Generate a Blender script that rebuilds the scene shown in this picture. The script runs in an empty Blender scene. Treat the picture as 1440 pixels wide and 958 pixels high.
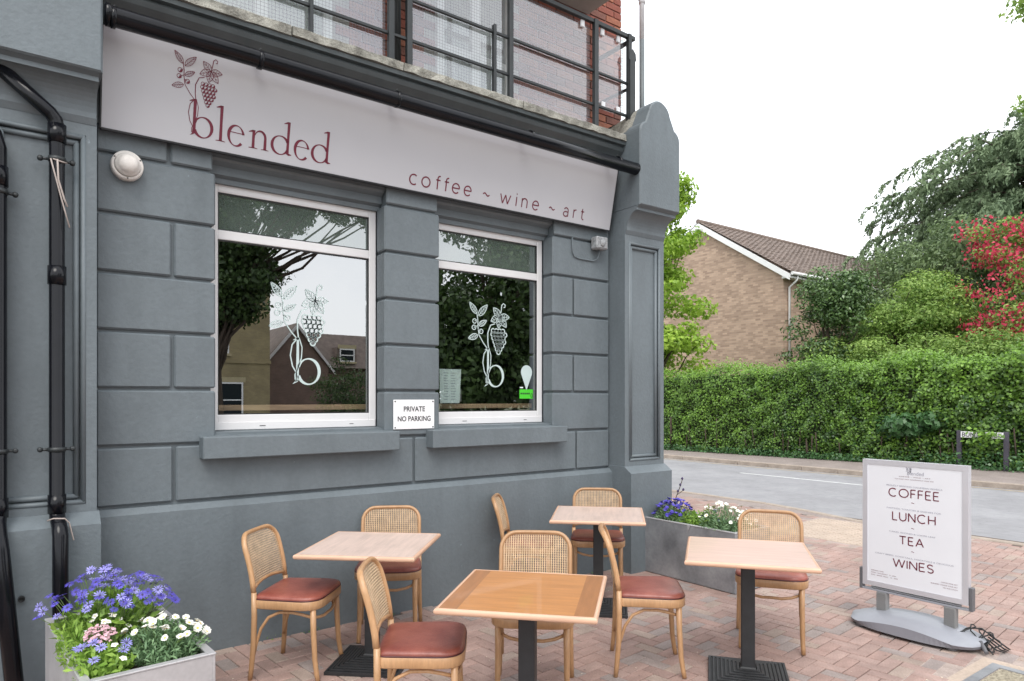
import bpy, bmesh, math, random
import numpy as np
from mathutils import Vector, Matrix
random.seed(7); rng = np.random.default_rng(7)
SC = bpy.context.scene
COL = SC.collection
PI = math.pi

# ------------------------------------------------------------------ camera, world, sun, exposure
FACADE_ANGLE = math.atan2(1301, 960)            # between the view axis and the facade (+x runs along it)
cam = bpy.data.cameras.new('camera'); camo = bpy.data.objects.new('camera', cam); COL.objects.link(camo)
cam.sensor_width = 36; cam.lens = 24; cam.shift_y = (561 - 479) / 1440
cam.clip_end = 2000; cam.clip_start = 0.05
camo.location = (0, 0, 1.62)
camo.rotation_euler = (PI / 2, 0, FACADE_ANGLE - PI / 2)
SC.camera = camo

W = bpy.data.worlds.new('World'); SC.world = W; W.use_nodes = True
nt = W.node_tree; nt.nodes.clear()
out = nt.nodes.new('ShaderNodeOutputWorld'); bg = nt.nodes.new('ShaderNodeBackground')
sky = nt.nodes.new('ShaderNodeTexSky'); sky.sky_type = 'NISHITA'; sky.sun_disc = False
SUN_EL, SUN_AZ = math.radians(52), math.radians(215)     # azimuth clockwise from +y
sky.sun_elevation = SUN_EL; sky.sun_rotation = SUN_AZ
cloud = nt.nodes.new('ShaderNodeTexNoise'); cloud.inputs['Scale'].default_value = 2.6; cloud.inputs['Detail'].default_value = 6
ramp = nt.nodes.new('ShaderNodeValToRGB')
ramp.color_ramp.elements[0].position = .3; ramp.color_ramp.elements[0].color = (9.5, 10.2, 11.2, 1)
ramp.color_ramp.elements[1].position = .62; ramp.color_ramp.elements[1].color = (14.0, 14.0, 14.0, 1)
tc = nt.nodes.new('ShaderNodeTexCoord')
mixs = nt.nodes.new('ShaderNodeMix'); mixs.data_type = 'RGBA'; mixs.inputs['Factor'].default_value = .88
nt.links.new(tc.outputs['Generated'], cloud.inputs['Vector'])
nt.links.new(cloud.outputs['Fac'], ramp.inputs['Fac'])
nt.links.new(sky.outputs['Color'], mixs.inputs['A']); nt.links.new(ramp.outputs['Color'], mixs.inputs['B'])
nt.links.new(mixs.outputs['Result'], bg.inputs['Color']); bg.inputs['Strength'].default_value = .1
nt.links.new(bg.outputs['Background'], out.inputs['Surface'])

sun = bpy.data.lights.new('sun', 'SUN'); sun.energy = 1.15; sun.angle = math.radians(28); sun.color = (1, .96, .9)
suno = bpy.data.objects.new('sun', sun); COL.objects.link(suno)
sd = Vector((math.sin(SUN_AZ) * math.cos(SUN_EL), math.cos(SUN_AZ) * math.cos(SUN_EL), math.sin(SUN_EL)))
suno.rotation_euler = sd.to_track_quat('Z', 'Y').to_euler(); suno.location = (0, -5, 30)
SC.view_settings.view_transform = 'Standard'; SC.view_settings.look = 'None'
SC.view_settings.exposure = 0.74; SC.view_settings.gamma = 1.0
SC.render.engine = 'CYCLES'
SC.cycles.max_bounces = 8; SC.cycles.transparent_max_bounces = 16
SC.cycles.use_denoising = True

# ------------------------------------------------------------------ helpers
class MB:
    def __init__(s): s.v = []; s.f = []; s.mi = []; s.sm = []
    def add(s, verts, faces, mi=0, smooth=False):
        o = len(s.v); s.v += [tuple(p) for p in verts]
        for f in faces: s.f.append([i + o for i in f]); s.mi.append(mi); s.sm.append(smooth)
        return s
    def box(s, x0, x1, y0, y1, z0, z1, mi=0, bev=0):
        if bev <= 0:
            v = [(x, y, z) for x in (x0, x1) for y in (y0, y1) for z in (z0, z1)]
            return s.add(v, [(0, 1, 3, 2), (4, 6, 7, 5), (0, 4, 5, 1), (2, 3, 7, 6), (0, 2, 6, 4), (1, 5, 7, 3)], mi)
        v = []; idx = {}
        for i, x in enumerate((x0, x1)):
            for j, y in enumerate((y0, y1)):
                for k, z in enumerate((z0, z1)):
                    dx, dy, dz = (bev if not i else -bev), (bev if not j else -bev), (bev if not k else -bev)
                    idx[i, j, k, 0] = len(v); v.append((x, y + dy, z + dz))
                    idx[i, j, k, 1] = len(v); v.append((x + dx, y, z + dz))
                    idx[i, j, k, 2] = len(v); v.append((x + dx, y + dy, z))
        F = []
        for i in (0, 1):
            F.append([idx[i, j, k, 0] for j, k in ((0, 0), (0, 1), (1, 1), (1, 0))])
            F.append([idx[j, i, k, 1] for j, k in ((0, 0), (0, 1), (1, 1), (1, 0))])
            F.append([idx[j, k, i, 2] for j, k in ((0, 0), (0, 1), (1, 1), (1, 0))])
        for i in (0, 1):
            for j in (0, 1):
                F.append([idx[i, j, 0, 0], idx[i, j, 1, 0], idx[i, j, 1, 1], idx[i, j, 0, 1]])
                F.append([idx[i, 0, j, 0], idx[i, 1, j, 0], idx[i, 1, j, 2], idx[i, 0, j, 2]])
                F.append([idx[0, i, j, 1], idx[1, i, j, 1], idx[1, i, j, 2], idx[0, i, j, 2]])
                for k in (0, 1): F.append([idx[i, j, k, 0], idx[i, j, k, 1], idx[i, j, k, 2]])
        return s.add(v, F, mi)
    def tube(s, pts, r, n=10, mi=0, cap=True, closed=False, flat=1.0):
        pts = [Vector(p) for p in pts]; m = len(pts)
        rr = r if isinstance(r, (list, tuple)) else [r] * m
        v = []; prev = None
        for i, p in enumerate(pts):
            if closed: t = pts[(i + 1) % m] - pts[i - 1]
            else: t = pts[min(i + 1, m - 1)] - pts[max(i - 1, 0)]
            t.normalize()
            if prev is None:
                a = Vector((0, 0, 1)) if abs(t.z) < .9 else Vector((1, 0, 0))
                u = t.cross(a).normalized()
            else:
                u = prev - t * prev.dot(t)
                u = u.normalized() if u.length > 1e-6 else t.orthogonal().normalized()
            prev = u; w = t.cross(u)
            for k in range(n):
                a = 2 * PI * k / n; v.append(p + u * (math.cos(a) * rr[i]) + w * (math.sin(a) * rr[i] * flat))
        F = []
        for i in range(m if closed else m - 1):
            for k in range(n):
                F.append((i * n + k, i * n + (k + 1) % n, ((i + 1) % m) * n + (k + 1) % n, ((i + 1) % m) * n + k))
        s.add(v, F, mi, True)
        if cap and not closed:
            o = len(s.v) - len(v)
            s.f.append([o + k for k in range(n)][::-1]); s.mi.append(mi); s.sm.append(False)
            s.f.append([o + (m - 1) * n + k for k in range(n)]); s.mi.append(mi); s.sm.append(False)
        return s
    def lathe(s, prof, c=(0, 0, 0), n=20, mi=0, axis='z', smooth=True):
        v = []
        for r, h in prof:
            for k in range(n):
                a = 2 * PI * k / n; x, y = r * math.cos(a), r * math.sin(a)
                p = (x, y, h) if axis == 'z' else ((x, -h, y) if axis == 'y' else (h, x, y))
                v.append((c[0] + p[0], c[1] + p[1], c[2] + p[2]))
        F = [(i * n + k, i * n + (k + 1) % n, (i + 1) * n + (k + 1) % n, (i + 1) * n + k) for i in range(len(prof) - 1) for k in range(n)]
        s.add(v, F, mi, smooth); o = len(s.v) - len(v)
        s.f.append([o + k for k in range(n)]); s.mi.append(mi); s.sm.append(False)
        s.f.append([o + (len(prof) - 1) * n + k for k in range(n)]); s.mi.append(mi); s.sm.append(False)
        return s
    def prism(s, poly, vec, mi=0, smooth=False):
        n = len(poly); vec = Vector(vec)
        v = [Vector(p) for p in poly] + [Vector(p) + vec for p in poly]
        s.add(v, [list(range(n))[::-1], list(range(n, 2 * n))], mi)
        o = len(s.v) - 2 * n
        for i in range(n):
            j = (i + 1) % n
            s.f.append([o + i, o + j, o + n + j, o + n + i]); s.mi.append(mi); s.sm.append(smooth)
        return s
    def sweepx(s, prof, x0, x1, mi=0):
        return s.prism([(x0, y, z) for y, z in prof], (x1 - x0, 0, 0), mi)
    def build(s, name, mats, parent=None, recalc=True, off=None):
        o = mesh_obj(name, s.v, s.f, mats, parent, off)
        me = o.data
        me.polygons.foreach_set('material_index', s.mi); me.polygons.foreach_set('use_smooth', s.sm)
        if recalc:
            bm = bmesh.new(); bm.from_mesh(me); bmesh.ops.recalc_face_normals(bm, faces=bm.faces); bm.to_mesh(me); bm.free()
        me.update(); return o

def world_loc(o):
    p = Vector((0, 0, 0))
    while o is not None: p += o.location; o = o.parent
    return p
def mesh_obj(name, v, f, mats, parent=None, off=None):
    """off: None -> vertices are in the parent's frame; 'world' -> vertices in world space, shifted into the parent's frame"""
    if off == 'world' and parent is not None:
        w = world_loc(parent); v = [(p[0] - w.x, p[1] - w.y, p[2] - w.z) for p in v]
    me = bpy.data.meshes.new(name); me.from_pydata(v, [], f)
    for m in (mats if isinstance(mats, (list, tuple)) else [mats]): me.materials.append(m)
    o = bpy.data.objects.new(name, me); COL.objects.link(o)
    if parent is not None: o.parent = parent
    return o
def tag(o, label=None, cat=None, group=None, kind=None):
    if label: o['label'] = label
    if cat: o['category'] = cat
    if group: o['group'] = group
    if kind: o['kind'] = kind
    return o
def thing(name, loc, label, cat, rz=0, group=None):
    o = bpy.data.objects.new(name, None); COL.objects.link(o); o.location = loc; o.rotation_euler = (0, 0, rz)
    o.empty_display_size = .1
    return tag(o, label, cat, group)
def kids(o): return [c for c in bpy.data.objects if c.parent == o]
def inst(name, src, parent, loc=(0, 0, 0), rot=(0, 0, 0), sc=1):
    o = bpy.data.objects.new(name, src.data if hasattr(src, 'data') else src); COL.objects.link(o)
    o.parent = parent; o.location = loc; o.rotation_euler = rot
    o.scale = (sc, sc, sc) if not isinstance(sc, tuple) else sc
    return o
def copy_tree(o, tree, parent=None):
    c = o.copy(); COL.objects.link(c); c.parent = parent
    for ch in tree.get(o, []): copy_tree(ch, tree, c)
    return c
def tree_of(o):
    t = {}
    def rec(q):
        t[q] = kids(q)
        for k in t[q]: rec(k)
    rec(o); return t

# ------------------------------------------------------------------ materials
def srgb(r, g, b): return tuple(((c / 255) / 12.92 if c / 255 <= .04045 else ((c / 255 + .055) / 1.055) ** 2.4) for c in (r, g, b))
def mat(name, col, rough=.6, var=.12, scale=4, bump=0, bscale=60, metal=0, spec=.5, col2=None, stretch=None, detail=5, fine=0, coat=0, wear=0, rnd=0, stain=0):
    m = bpy.data.materials.new(name); m.use_nodes = True; t = m.node_tree; N = t.nodes; L = t.links
    p = N['Principled BSDF']
    p.inputs['Roughness'].default_value = rough; p.inputs['Metallic'].default_value = metal
    p.inputs['Specular IOR Level'].default_value = spec; p.inputs['Coat Weight'].default_value = coat
    c = N.new('ShaderNodeTexCoord'); src = c.outputs['Object']
    if stretch:
        mp = N.new('ShaderNodeMapping'); mp.inputs['Scale'].default_value = stretch; L.new(src, mp.inputs['Vector']); src = mp.outputs['Vector']
    n = N.new('ShaderNodeTexNoise'); n.inputs['Scale'].default_value = scale; n.inputs['Detail'].default_value = detail; n.inputs['Roughness'].default_value = .6
    L.new(src, n.inputs['Vector'])
    r = N.new('ShaderNodeValToRGB'); r.color_ramp.elements[0].position = .3; r.color_ramp.elements[1].position = .72
    c1 = tuple(max(0, x * (1 - var)) for x in col); c2 = col2 or tuple(min(1, x * (1 + var)) for x in col)
    r.color_ramp.elements[0].color = (*c1, 1); r.color_ramp.elements[1].color = (*c2, 1)
    L.new(n.outputs['Fac'], r.inputs['Fac']); last = r.outputs['Color']
    if fine:
        n3 = N.new('ShaderNodeTexNoise'); n3.inputs['Scale'].default_value = scale * 14; n3.inputs['Detail'].default_value = 3; L.new(src, n3.inputs['Vector'])
        mr = N.new('ShaderNodeMapRange'); mr.inputs['To Min'].default_value = 1 - fine; mr.inputs['To Max'].default_value = 1 + fine
        mr.inputs['From Min'].default_value = .3; mr.inputs['From Max'].default_value = .7
        L.new(n3.outputs['Fac'], mr.inputs['Value'])
        mx = N.new('ShaderNodeMix'); mx.data_type = 'RGBA'; mx.blend_type = 'MULTIPLY'; mx.inputs['Factor'].default_value = 1
        L.new(last, mx.inputs['A']); L.new(mr.outputs['Result'], mx.inputs['B']); last = mx.outputs['Result']
    def mul(fac_socket, lo, hi, a, b):
        nonlocal last
        mr = N.new('ShaderNodeMapRange'); mr.inputs['From Min'].default_value = a; mr.inputs['From Max'].default_value = b
        mr.inputs['To Min'].default_value = lo; mr.inputs['To Max'].default_value = hi; L.new(fac_socket, mr.inputs['Value'])
        mx = N.new('ShaderNodeMix'); mx.data_type = 'RGBA'; mx.blend_type = 'MULTIPLY'; mx.inputs['Factor'].default_value = 1
        L.new(last, mx.inputs['A']); L.new(mr.outputs['Result'], mx.inputs['B']); last = mx.outputs['Result']
    if wear:                                    # rain streaks, blotches and small chips in old paint
        mp = N.new('ShaderNodeMapping'); mp.inputs['Scale'].default_value = (3.2, 3.2, .6); L.new(c.outputs['Object'], mp.inputs['Vector'])
        st = N.new('ShaderNodeTexNoise'); st.inputs['Scale'].default_value = 1.6; st.inputs['Detail'].default_value = 7; L.new(mp.outputs['Vector'], st.inputs['Vector'])
        mul(st.outputs['Fac'], 1 - wear, 1.03, .33, .52)
        bl = N.new('ShaderNodeTexNoise'); bl.inputs['Scale'].default_value = .9; bl.inputs['Detail'].default_value = 3; L.new(c.outputs['Object'], bl.inputs['Vector'])
        mul(bl.outputs['Fac'], 1 - wear * .6, 1 + wear * .6, .35, .65)
        ch = N.new('ShaderNodeTexNoise'); ch.inputs['Scale'].default_value = 13; ch.inputs['Detail'].default_value = 6; ch.inputs['Roughness'].default_value = .7; L.new(c.outputs['Object'], ch.inputs['Vector'])
        mul(ch.outputs['Fac'], 1.0, 1.6, .70, .73)
    if stain:                                   # old dirt lying across neighbouring pieces
        ge = N.new('ShaderNodeNewGeometry'); s1 = N.new('ShaderNodeTexNoise'); s1.inputs['Scale'].default_value = 1.7; s1.inputs['Detail'].default_value = 8; s1.inputs['Roughness'].default_value = .65
        L.new(ge.outputs['Position'], s1.inputs['Vector']); mul(s1.outputs['Fac'], 1 - stain, 1.04, .34, .6)
        s2 = N.new('ShaderNodeTexNoise'); s2.inputs['Scale'].default_value = 21; s2.inputs['Detail'].default_value = 4; L.new(ge.outputs['Position'], s2.inputs['Vector']); mul(s2.outputs['Fac'], .62, 1, .27, .34)
    if rnd:
        oi = N.new('ShaderNodeObjectInfo'); mul(oi.outputs['Random'], 1 - rnd, 1 + rnd, 0, 1)
    L.new(last, p.inputs['Base Color'])
    if bump:
        n2 = N.new('ShaderNodeTexNoise'); n2.inputs['Scale'].default_value = bscale; n2.inputs['Detail'].default_value = 4
        L.new(src, n2.inputs['Vector'])
        b = N.new('ShaderNodeBump'); b.inputs['Strength'].default_value = bump; b.inputs['Distance'].default_value = .01
        L.new(n2.outputs['Fac'], b.inputs['Height']); L.new(b.outputs['Normal'], p.inputs['Normal'])
    return m
def leafmat(name, dark, light, trans=.3, rough=.45, spec=.4):
    m = bpy.data.materials.new(name); m.use_nodes = True; t = m.node_tree; N = t.nodes; L = t.links
    p = N['Principled BSDF']; p.inputs['Roughness'].default_value = rough; p.inputs['Specular IOR Level'].default_value = spec
    a = N.new('ShaderNodeAttribute'); a.attribute_name = 'tone'
    r = N.new('ShaderNodeValToRGB'); r.color_ramp.elements[0].color = (*dark, 1); r.color_ramp.elements[1].color = (*light, 1)
    L.new(a.outputs['Fac'], r.inputs['Fac']); L.new(r.outputs['Color'], p.inputs['Base Color'])
    tr = N.new('ShaderNodeBsdfTranslucent'); L.new(r.outputs['Color'], tr.inputs['Color'])
    mx = N.new('ShaderNodeMixShader'); mx.inputs['Fac'].default_value = trans
    L.new(p.outputs['BSDF'], mx.inputs[1]); L.new(tr.outputs['BSDF'], mx.inputs[2])
    L.new(mx.outputs['Shader'], N['Material Output'].inputs['Surface']); return m
def glassmat(name, refl, tint=(.85, .9, .88), film=0, filmcol=(.5, .55, .52), grid=None, power=None):
    m = bpy.data.materials.new(name); m.use_nodes = True; t = m.node_tree; N = t.nodes; L = t.links
    N.remove(N['Principled BSDF'])
    tr = N.new('ShaderNodeBsdfTransparent'); tr.inputs['Color'].default_value = (*tint, 1)
    gl = N.new('ShaderNodeBsdfGlossy'); gl.inputs['Roughness'].default_value = 0.0; gl.inputs['Color'].default_value = (.96, .98, 1, 1)
    c = N.new('ShaderNodeTexCoord')
    base = tr.outputs['BSDF']
    if film:
        d = N.new('ShaderNodeBsdfDiffuse'); d.inputs['Color'].default_value = (*filmcol, 1)
        m1 = N.new('ShaderNodeMixShader'); m1.inputs['Fac'].default_value = film; L.new(base, m1.inputs[1]); L.new(d.outputs['BSDF'], m1.inputs[2]); base = m1.outputs['Shader']
    lw = N.new('ShaderNodeLayerWeight'); lw.inputs['Blend'].default_value = .5; f0 = ((refl - 1) / (refl + 1)) ** 2
    pw = N.new('ShaderNodeMath'); pw.operation = 'POWER'; pw.inputs[1].default_value = 5; L.new(lw.outputs['Facing'], pw.inputs[0])
    fr = N.new('ShaderNodeMath'); fr.operation = 'MULTIPLY_ADD'; fr.inputs[1].default_value = 1 - f0; fr.inputs[2].default_value = f0; L.new(pw.outputs[0], fr.inputs[0])
    m2 = N.new('ShaderNodeMixShader'); L.new(fr.outputs[0], m2.inputs['Fac']); L.new(base, m2.inputs[1]); L.new(gl.outputs['BSDF'], m2.inputs[2])
    last = m2.outputs['Shader']
    if grid:
        sp = N.new('ShaderNodeSeparateXYZ'); L.new(c.outputs['Object'], sp.inputs['Vector'])
        def line(ax):
            a = N.new('ShaderNodeMath'); a.operation = 'PINGPONG'; a.inputs[1].default_value = grid / 2; L.new(sp.outputs[ax], a.inputs[0])
            b = N.new('ShaderNodeMath'); b.operation = 'LESS_THAN'; b.inputs[1].default_value = .0010; L.new(a.outputs[0], b.inputs[0]); return b
        l1, l2 = line('X'), line('Z'); mxm = N.new('ShaderNodeMath'); mxm.operation = 'MAXIMUM'; L.new(l1.outputs[0], mxm.inputs[0]); L.new(l2.outputs[0], mxm.inputs[1])
        d2 = N.new('ShaderNodeBsdfDiffuse'); d2.inputs['Color'].default_value = (.22, .21, .24, 1)
        m3 = N.new('ShaderNodeMixShader'); L.new(mxm.outputs[0], m3.inputs['Fac']); L.new(last, m3.inputs[1]); L.new(d2.outputs['BSDF'], m3.inputs[2]); last = m3.outputs['Shader']
    L.new(last, N['Material Output'].inputs['Surface']); return m
def brickmat(name, c1, c2, mortar, sx=4.4, bump=.5, var=.5):
    """far-off brickwork whose bricks are too small to pick apart; u = horizontal along the wall, v = height"""
    m = bpy.data.materials.new(name); m.use_nodes = True; t = m.node_tree; N = t.nodes; L = t.links; p = N['Principled BSDF']
    p.inputs['Roughness'].default_value = .85
    c = N.new('ShaderNodeTexCoord'); sp = N.new('ShaderNodeSeparateXYZ'); L.new(c.outputs['Object'], sp.inputs['Vector'])
    ad = N.new('ShaderNodeMath'); ad.operation = 'ADD'; L.new(sp.outputs['X'], ad.inputs[0]); L.new(sp.outputs['Y'], ad.inputs[1])
    cb = N.new('ShaderNodeCombineXYZ'); L.new(ad.outputs[0], cb.inputs['X']); L.new(sp.outputs['Z'], cb.inputs['Y'])
    b = N.new('ShaderNodeTexBrick'); b.inputs['Scale'].default_value = sx; b.inputs['Color1'].default_value = (*c1, 1); b.inputs['Color2'].default_value = (*c2, 1)
    b.inputs['Mortar'].default_value = (*mortar, 1); b.inputs['Mortar Size'].default_value = .02; b.inputs['Brick Width'].default_value = 1.0; b.inputs['Row Height'].default_value = .33
    b.inputs['Bias'].default_value = 0
    L.new(cb.outputs['Vector'], b.inputs['Vector'])
    n = N.new('ShaderNodeTexNoise'); n.inputs['Scale'].default_value = 1.1; n.inputs['Detail'].default_value = 8; L.new(cb.outputs['Vector'], n.inputs['Vector'])
    mr = N.new('ShaderNodeMapRange'); mr.inputs['To Min'].default_value = 1 - var; mr.inputs['To Max'].default_value = 1 + var * .5; L.new(n.outputs['Fac'], mr.inputs['Value'])
    mx = N.new('ShaderNodeMix'); mx.data_type = 'RGBA'; mx.blend_type = 'MULTIPLY'; mx.inputs['Factor'].default_value = 1
    L.new(b.outputs['Color'], mx.inputs['A']); L.new(mr.outputs['Result'], mx.inputs['B']); L.new(mx.outputs['Result'], p.inputs['Base Color'])
    return m

GREY = mat('grey_masonry_paint', (.132, .156, .171), .55, .07, 2.2, bump=.25, bscale=45, fine=.05, wear=.075)
GREYS = mat('grey_smooth_paint', (.136, .160, .175), .5, .06, 3, bump=.15, bscale=25, fine=.04, wear=.06)
GREYD = mat('cornice_gloss_paint', (.085, .10, .105), .32, .15, 5, bump=.05)
UPVC = mat('white_window_plastic', (.70, .69, .695), .3, .04, 3)
GASKET = mat('black_gasket', (.012, .013, .014), .5, .1)
BLACKP = mat('black_pipe_paint', (.005, .0055, .008), .2, .3, 6, bump=.03, spec=.28)
IRON = mat('black_iron', (.02, .021, .023), .5, .25, 12, bump=.15, bscale=150)
RAIL = mat('dark_grey_railing', (.022, .026, .028), .45, .25, 8)
LICHEN = mat('lichen_concrete', (.22, .21, .18), .9, .45, 9, bump=.9, bscale=60, col2=(.42, .41, .36), fine=.25)
SIGNM = mat('off_white_sign_panel', (.49, .488, .515), .35, .02, 1.2)
SIGNE = mat('black_sign_edge', (.02, .02, .023), .4, .1)
MAROON = mat('maroon_print', (.145, .012, .032), .5, .1)
PRINTK = mat('black_print', (.015, .015, .02), .5, .1)
PRINTG = mat('grey_print', (.30, .30, .36), .5, .1)
WHITEP = mat('white_plate', (.82, .82, .83), .35, .03)
DECAL = mat('frosted_white_vinyl', (.50, .60, .59), .6, .06)
GREENST = mat('green_sticker', (.07, .58, .03), .4, .1)
PAPER = mat('white_paper', (.74, .82, .82), .7, .03)
GLASS = glassmat('shop_glass', 4.3)
GLASSF = glassmat('filmed_glass', 3.2, film=.8, filmcol=(.13, .165, .145))
WIRED = glassmat('wired_glass', 2.6, film=.06, filmcol=(.62, .58, .60), grid=.025)
UPGLASS = glassmat('upper_glass', 2.0)
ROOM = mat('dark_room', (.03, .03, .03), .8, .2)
WOODS = mat('counter_wood', (.66, .42, .27), .5, .2, 3, stretch=(1, 8, 8))
BEECH = mat('bent_beech', (.43, .23, .105), .38, .2, 7, stretch=(1, 1, .25), col2=(.53, .315, .165), fine=.09, coat=.12, rnd=.09)
CANE = mat('woven_cane', (.62, .45, .29), .55, .18, 20)
SEATM = mat('oxblood_leatherette', (.255, .062, .046), .34, .2, 9, bump=.12, bscale=120, col2=(.34, .112, .082), fine=.08, rnd=.16)
PIPING = mat('dark_oxblood_piping', (.07, .015, .018), .4, .1)
PALEW = mat('bleached_table_wood', (.66, .51, .44), .36, .12, 4, stretch=(1, 9, 9), fine=.08, coat=.2, wear=.07)
ORANGEW = mat('orange_table_wood', (.50, .225, .078), .33, .14, 4, stretch=(1, 9, 9), fine=.06, coat=.25)
BROWNW = mat('brown_table_band', (.35, .155, .06), .36, .16, 4, stretch=(9, 1, 9), fine=.06, coat=.2)
EDGEW = mat('pale_table_edge', (.62, .39, .27), .38, .14, 5, stretch=(1, 1, 6))
ZINC = mat('weathered_zinc', (.27, .28, .30), .42, .3, 3.2, bump=.05, bscale=20, metal=.35, col2=(.42, .43, .45), fine=.06)
ZINCL = mat('pale_zinc', (.47, .46, .47), .4, .15, 4, bump=.04, bscale=20, metal=.25, fine=.05)
SOIL = mat('soil', (.05, .035, .025), .95, .4, 30, bump=.6)
ALU = mat('brushed_aluminium', (.60, .60, .64), .35, .05, 3, metal=.35)
PLAST = mat('grey_plastic', (.30, .31, .345), .4, .06, 3, bump=.05, bscale=90)
PLASTD = mat('dark_grey_plastic', (.12, .12, .13), .5, .1)
POSTER = mat('white_poster', (.74, .75, .79), .3, .02)
ASPH = mat('asphalt', (.285, .283, .295), .9, .10, .6, bump=.35, bscale=160, fine=.06, stain=.10)
ASPHP = mat('pink_grey_asphalt', (.28, .235, .215), .92, .18, 2, bump=.35, bscale=140, fine=.15)
KERB = mat('kerb_stone', (.36, .30, .25), .85, .2, 6, bump=.3, fine=.12)
WLINE = mat('white_road_paint', (.62, .62, .62), .7, .15, 6, fine=.12)
YLINE = mat('worn_yellow_paint', (.42, .33, .20), .8, .25, 8, fine=.15)
BED = mat('joint_sand', (.115, .09, .075), .95, .3, 14, bump=.4)
GROUND = mat('rough_ground', (.10, .11, .05), .95, .4, 2, bump=.4)
BUFF = mat('buff_slab', (.46, .37, .30), .85, .14, 4, bump=.3, fine=.1)
GRAVELM = mat('exposed_aggregate', (.30, .25, .18), .9, .5, 55, bump=1.0, bscale=110, col2=(.52, .46, .34))
PAV = [mat('red_paver', (.37, .25, .215), .85, .14, 6, bump=.35, bscale=90, fine=.14, rnd=.07, stain=.2),
       mat('pink_paver', (.385, .27, .235), .85, .14, 6, bump=.35, bscale=90, fine=.14, rnd=.07, stain=.2),
       mat('buff_paver', (.375, .29, .245), .85, .14, 6, bump=.35, bscale=90, fine=.14, rnd=.07, stain=.2),
       mat('blue_grey_paver', (.325, .27, .25), .85, .14, 6, bump=.35, bscale=90, fine=.14, rnd=.07, stain=.2),
       mat('brown_paver', (.34, .235, .205), .85, .14, 6, bump=.35, bscale=90, fine=.14, rnd=.07, stain=.2)]
BRK = [mat('red_brick', (.27, .085, .06), .85, .25, 10, bump=.5, fine=.15), mat('brown_brick', (.20, .085, .065), .85, .25, 10, bump=.5, fine=.15), mat('orange_brick', (.34, .13, .08), .85, .25, 10, bump=.5, fine=.15)]
MORTAR = mat('mortar', (.36, .33, .30), .95, .15, 10, bump=.4)
HOUSEB = brickmat('house_brick', (.54, .385, .285), (.33, .225, .165), (.40, .33, .275), var=.22)
YELLOWB = brickmat('yellow_brick', (.36, .29, .15), (.30, .24, .13), (.30, .26, .18))
BROWNB = brickmat('brown_brickwork', (.20, .13, .10), (.16, .10, .08), (.20, .17, .15))
TILE = mat('brown_roof_tile', (.20, .155, .132), .8, .28, 3, bump=.3, fine=.12)
BARGE = mat('white_bargeboard', (.78, .78, .78), .5, .04)
BARK = mat('bark', (.075, .055, .04), .9, .35, 8, bump=.8, stretch=(3, 3, .6))
CORE = mat('dark_hedge_core', (.028, .04, .014), .95, .4, 12, bump=.8)
ALARM = mat('cream_plastic', (.72, .68, .64), .38, .12, 9, fine=.05)
BOXG = mat('weathered_box', (.30, .31, .32), .7, .35, 40, bump=.4, fine=.3)
TWINE = mat('pale_twine', (.42, .36, .33), .9, .15)
TRAFW = mat('white_pole_paint', (.72, .72, .74), .5, .1)
POLEG = mat('grey_pole_paint', (.14, .16, .17), .5, .1)

LIME = leafmat('lime_leaf', (.14, .28, .02), (.46, .64, .10), .4)
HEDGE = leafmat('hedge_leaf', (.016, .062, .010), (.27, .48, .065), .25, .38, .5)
HOLLY = leafmat('holly_leaf', (.03, .075, .025), (.17, .28, .085), .12, .32, .55)
SHRUB = leafmat('shrub_leaf', (.09, .20, .03), (.42, .58, .15), .35)
SAGE = leafmat('grey_green_leaf', (.07, .12, .05), (.24, .33, .14), .25)
CONIF = leafmat('conifer_spray', (.07, .115, .065), (.27, .35, .20), .15, .7, .2)
MAPLE = leafmat('laurel_leaf', (.03, .085, .03), (.10, .22, .075), .2, .35, .5)
RED = leafmat('crimson_blossom', (.42, .02, .06), (.78, .13, .19), .3, .7, .2)
DARKT = leafmat('dark_tree_leaf', (.02, .042, .012), (.085, .15, .035), .25)
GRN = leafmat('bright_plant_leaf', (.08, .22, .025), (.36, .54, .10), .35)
SILV = leafmat('grey_green_daisy_leaf', (.07, .17, .075), (.26, .40, .20), .25)
VIOL = mat('violet_petal', (.055, .042, .40), .6, .35, 40, col2=(.13, .10, .58), rnd=.2)
LAV = mat('lavender_petal', (.18, .165, .62), .6, .3, 40, col2=(.42, .39, .84), rnd=.2)
WPET = mat('white_petal', (.84, .83, .76), .6, .06, 30)
YEYE = mat('yellow_flower_eye', (.72, .50, .12), .7, .2, 50)
DEYE = mat('dark_flower_eye', (.05, .03, .10), .7, .2)
PINK = mat('pink_petal', (.66, .30, .38), .6, .2, 60, col2=(.82, .60, .64), rnd=.2)
STEMM = mat('green_stem', (.14, .22, .06), .6, .2)

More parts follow.
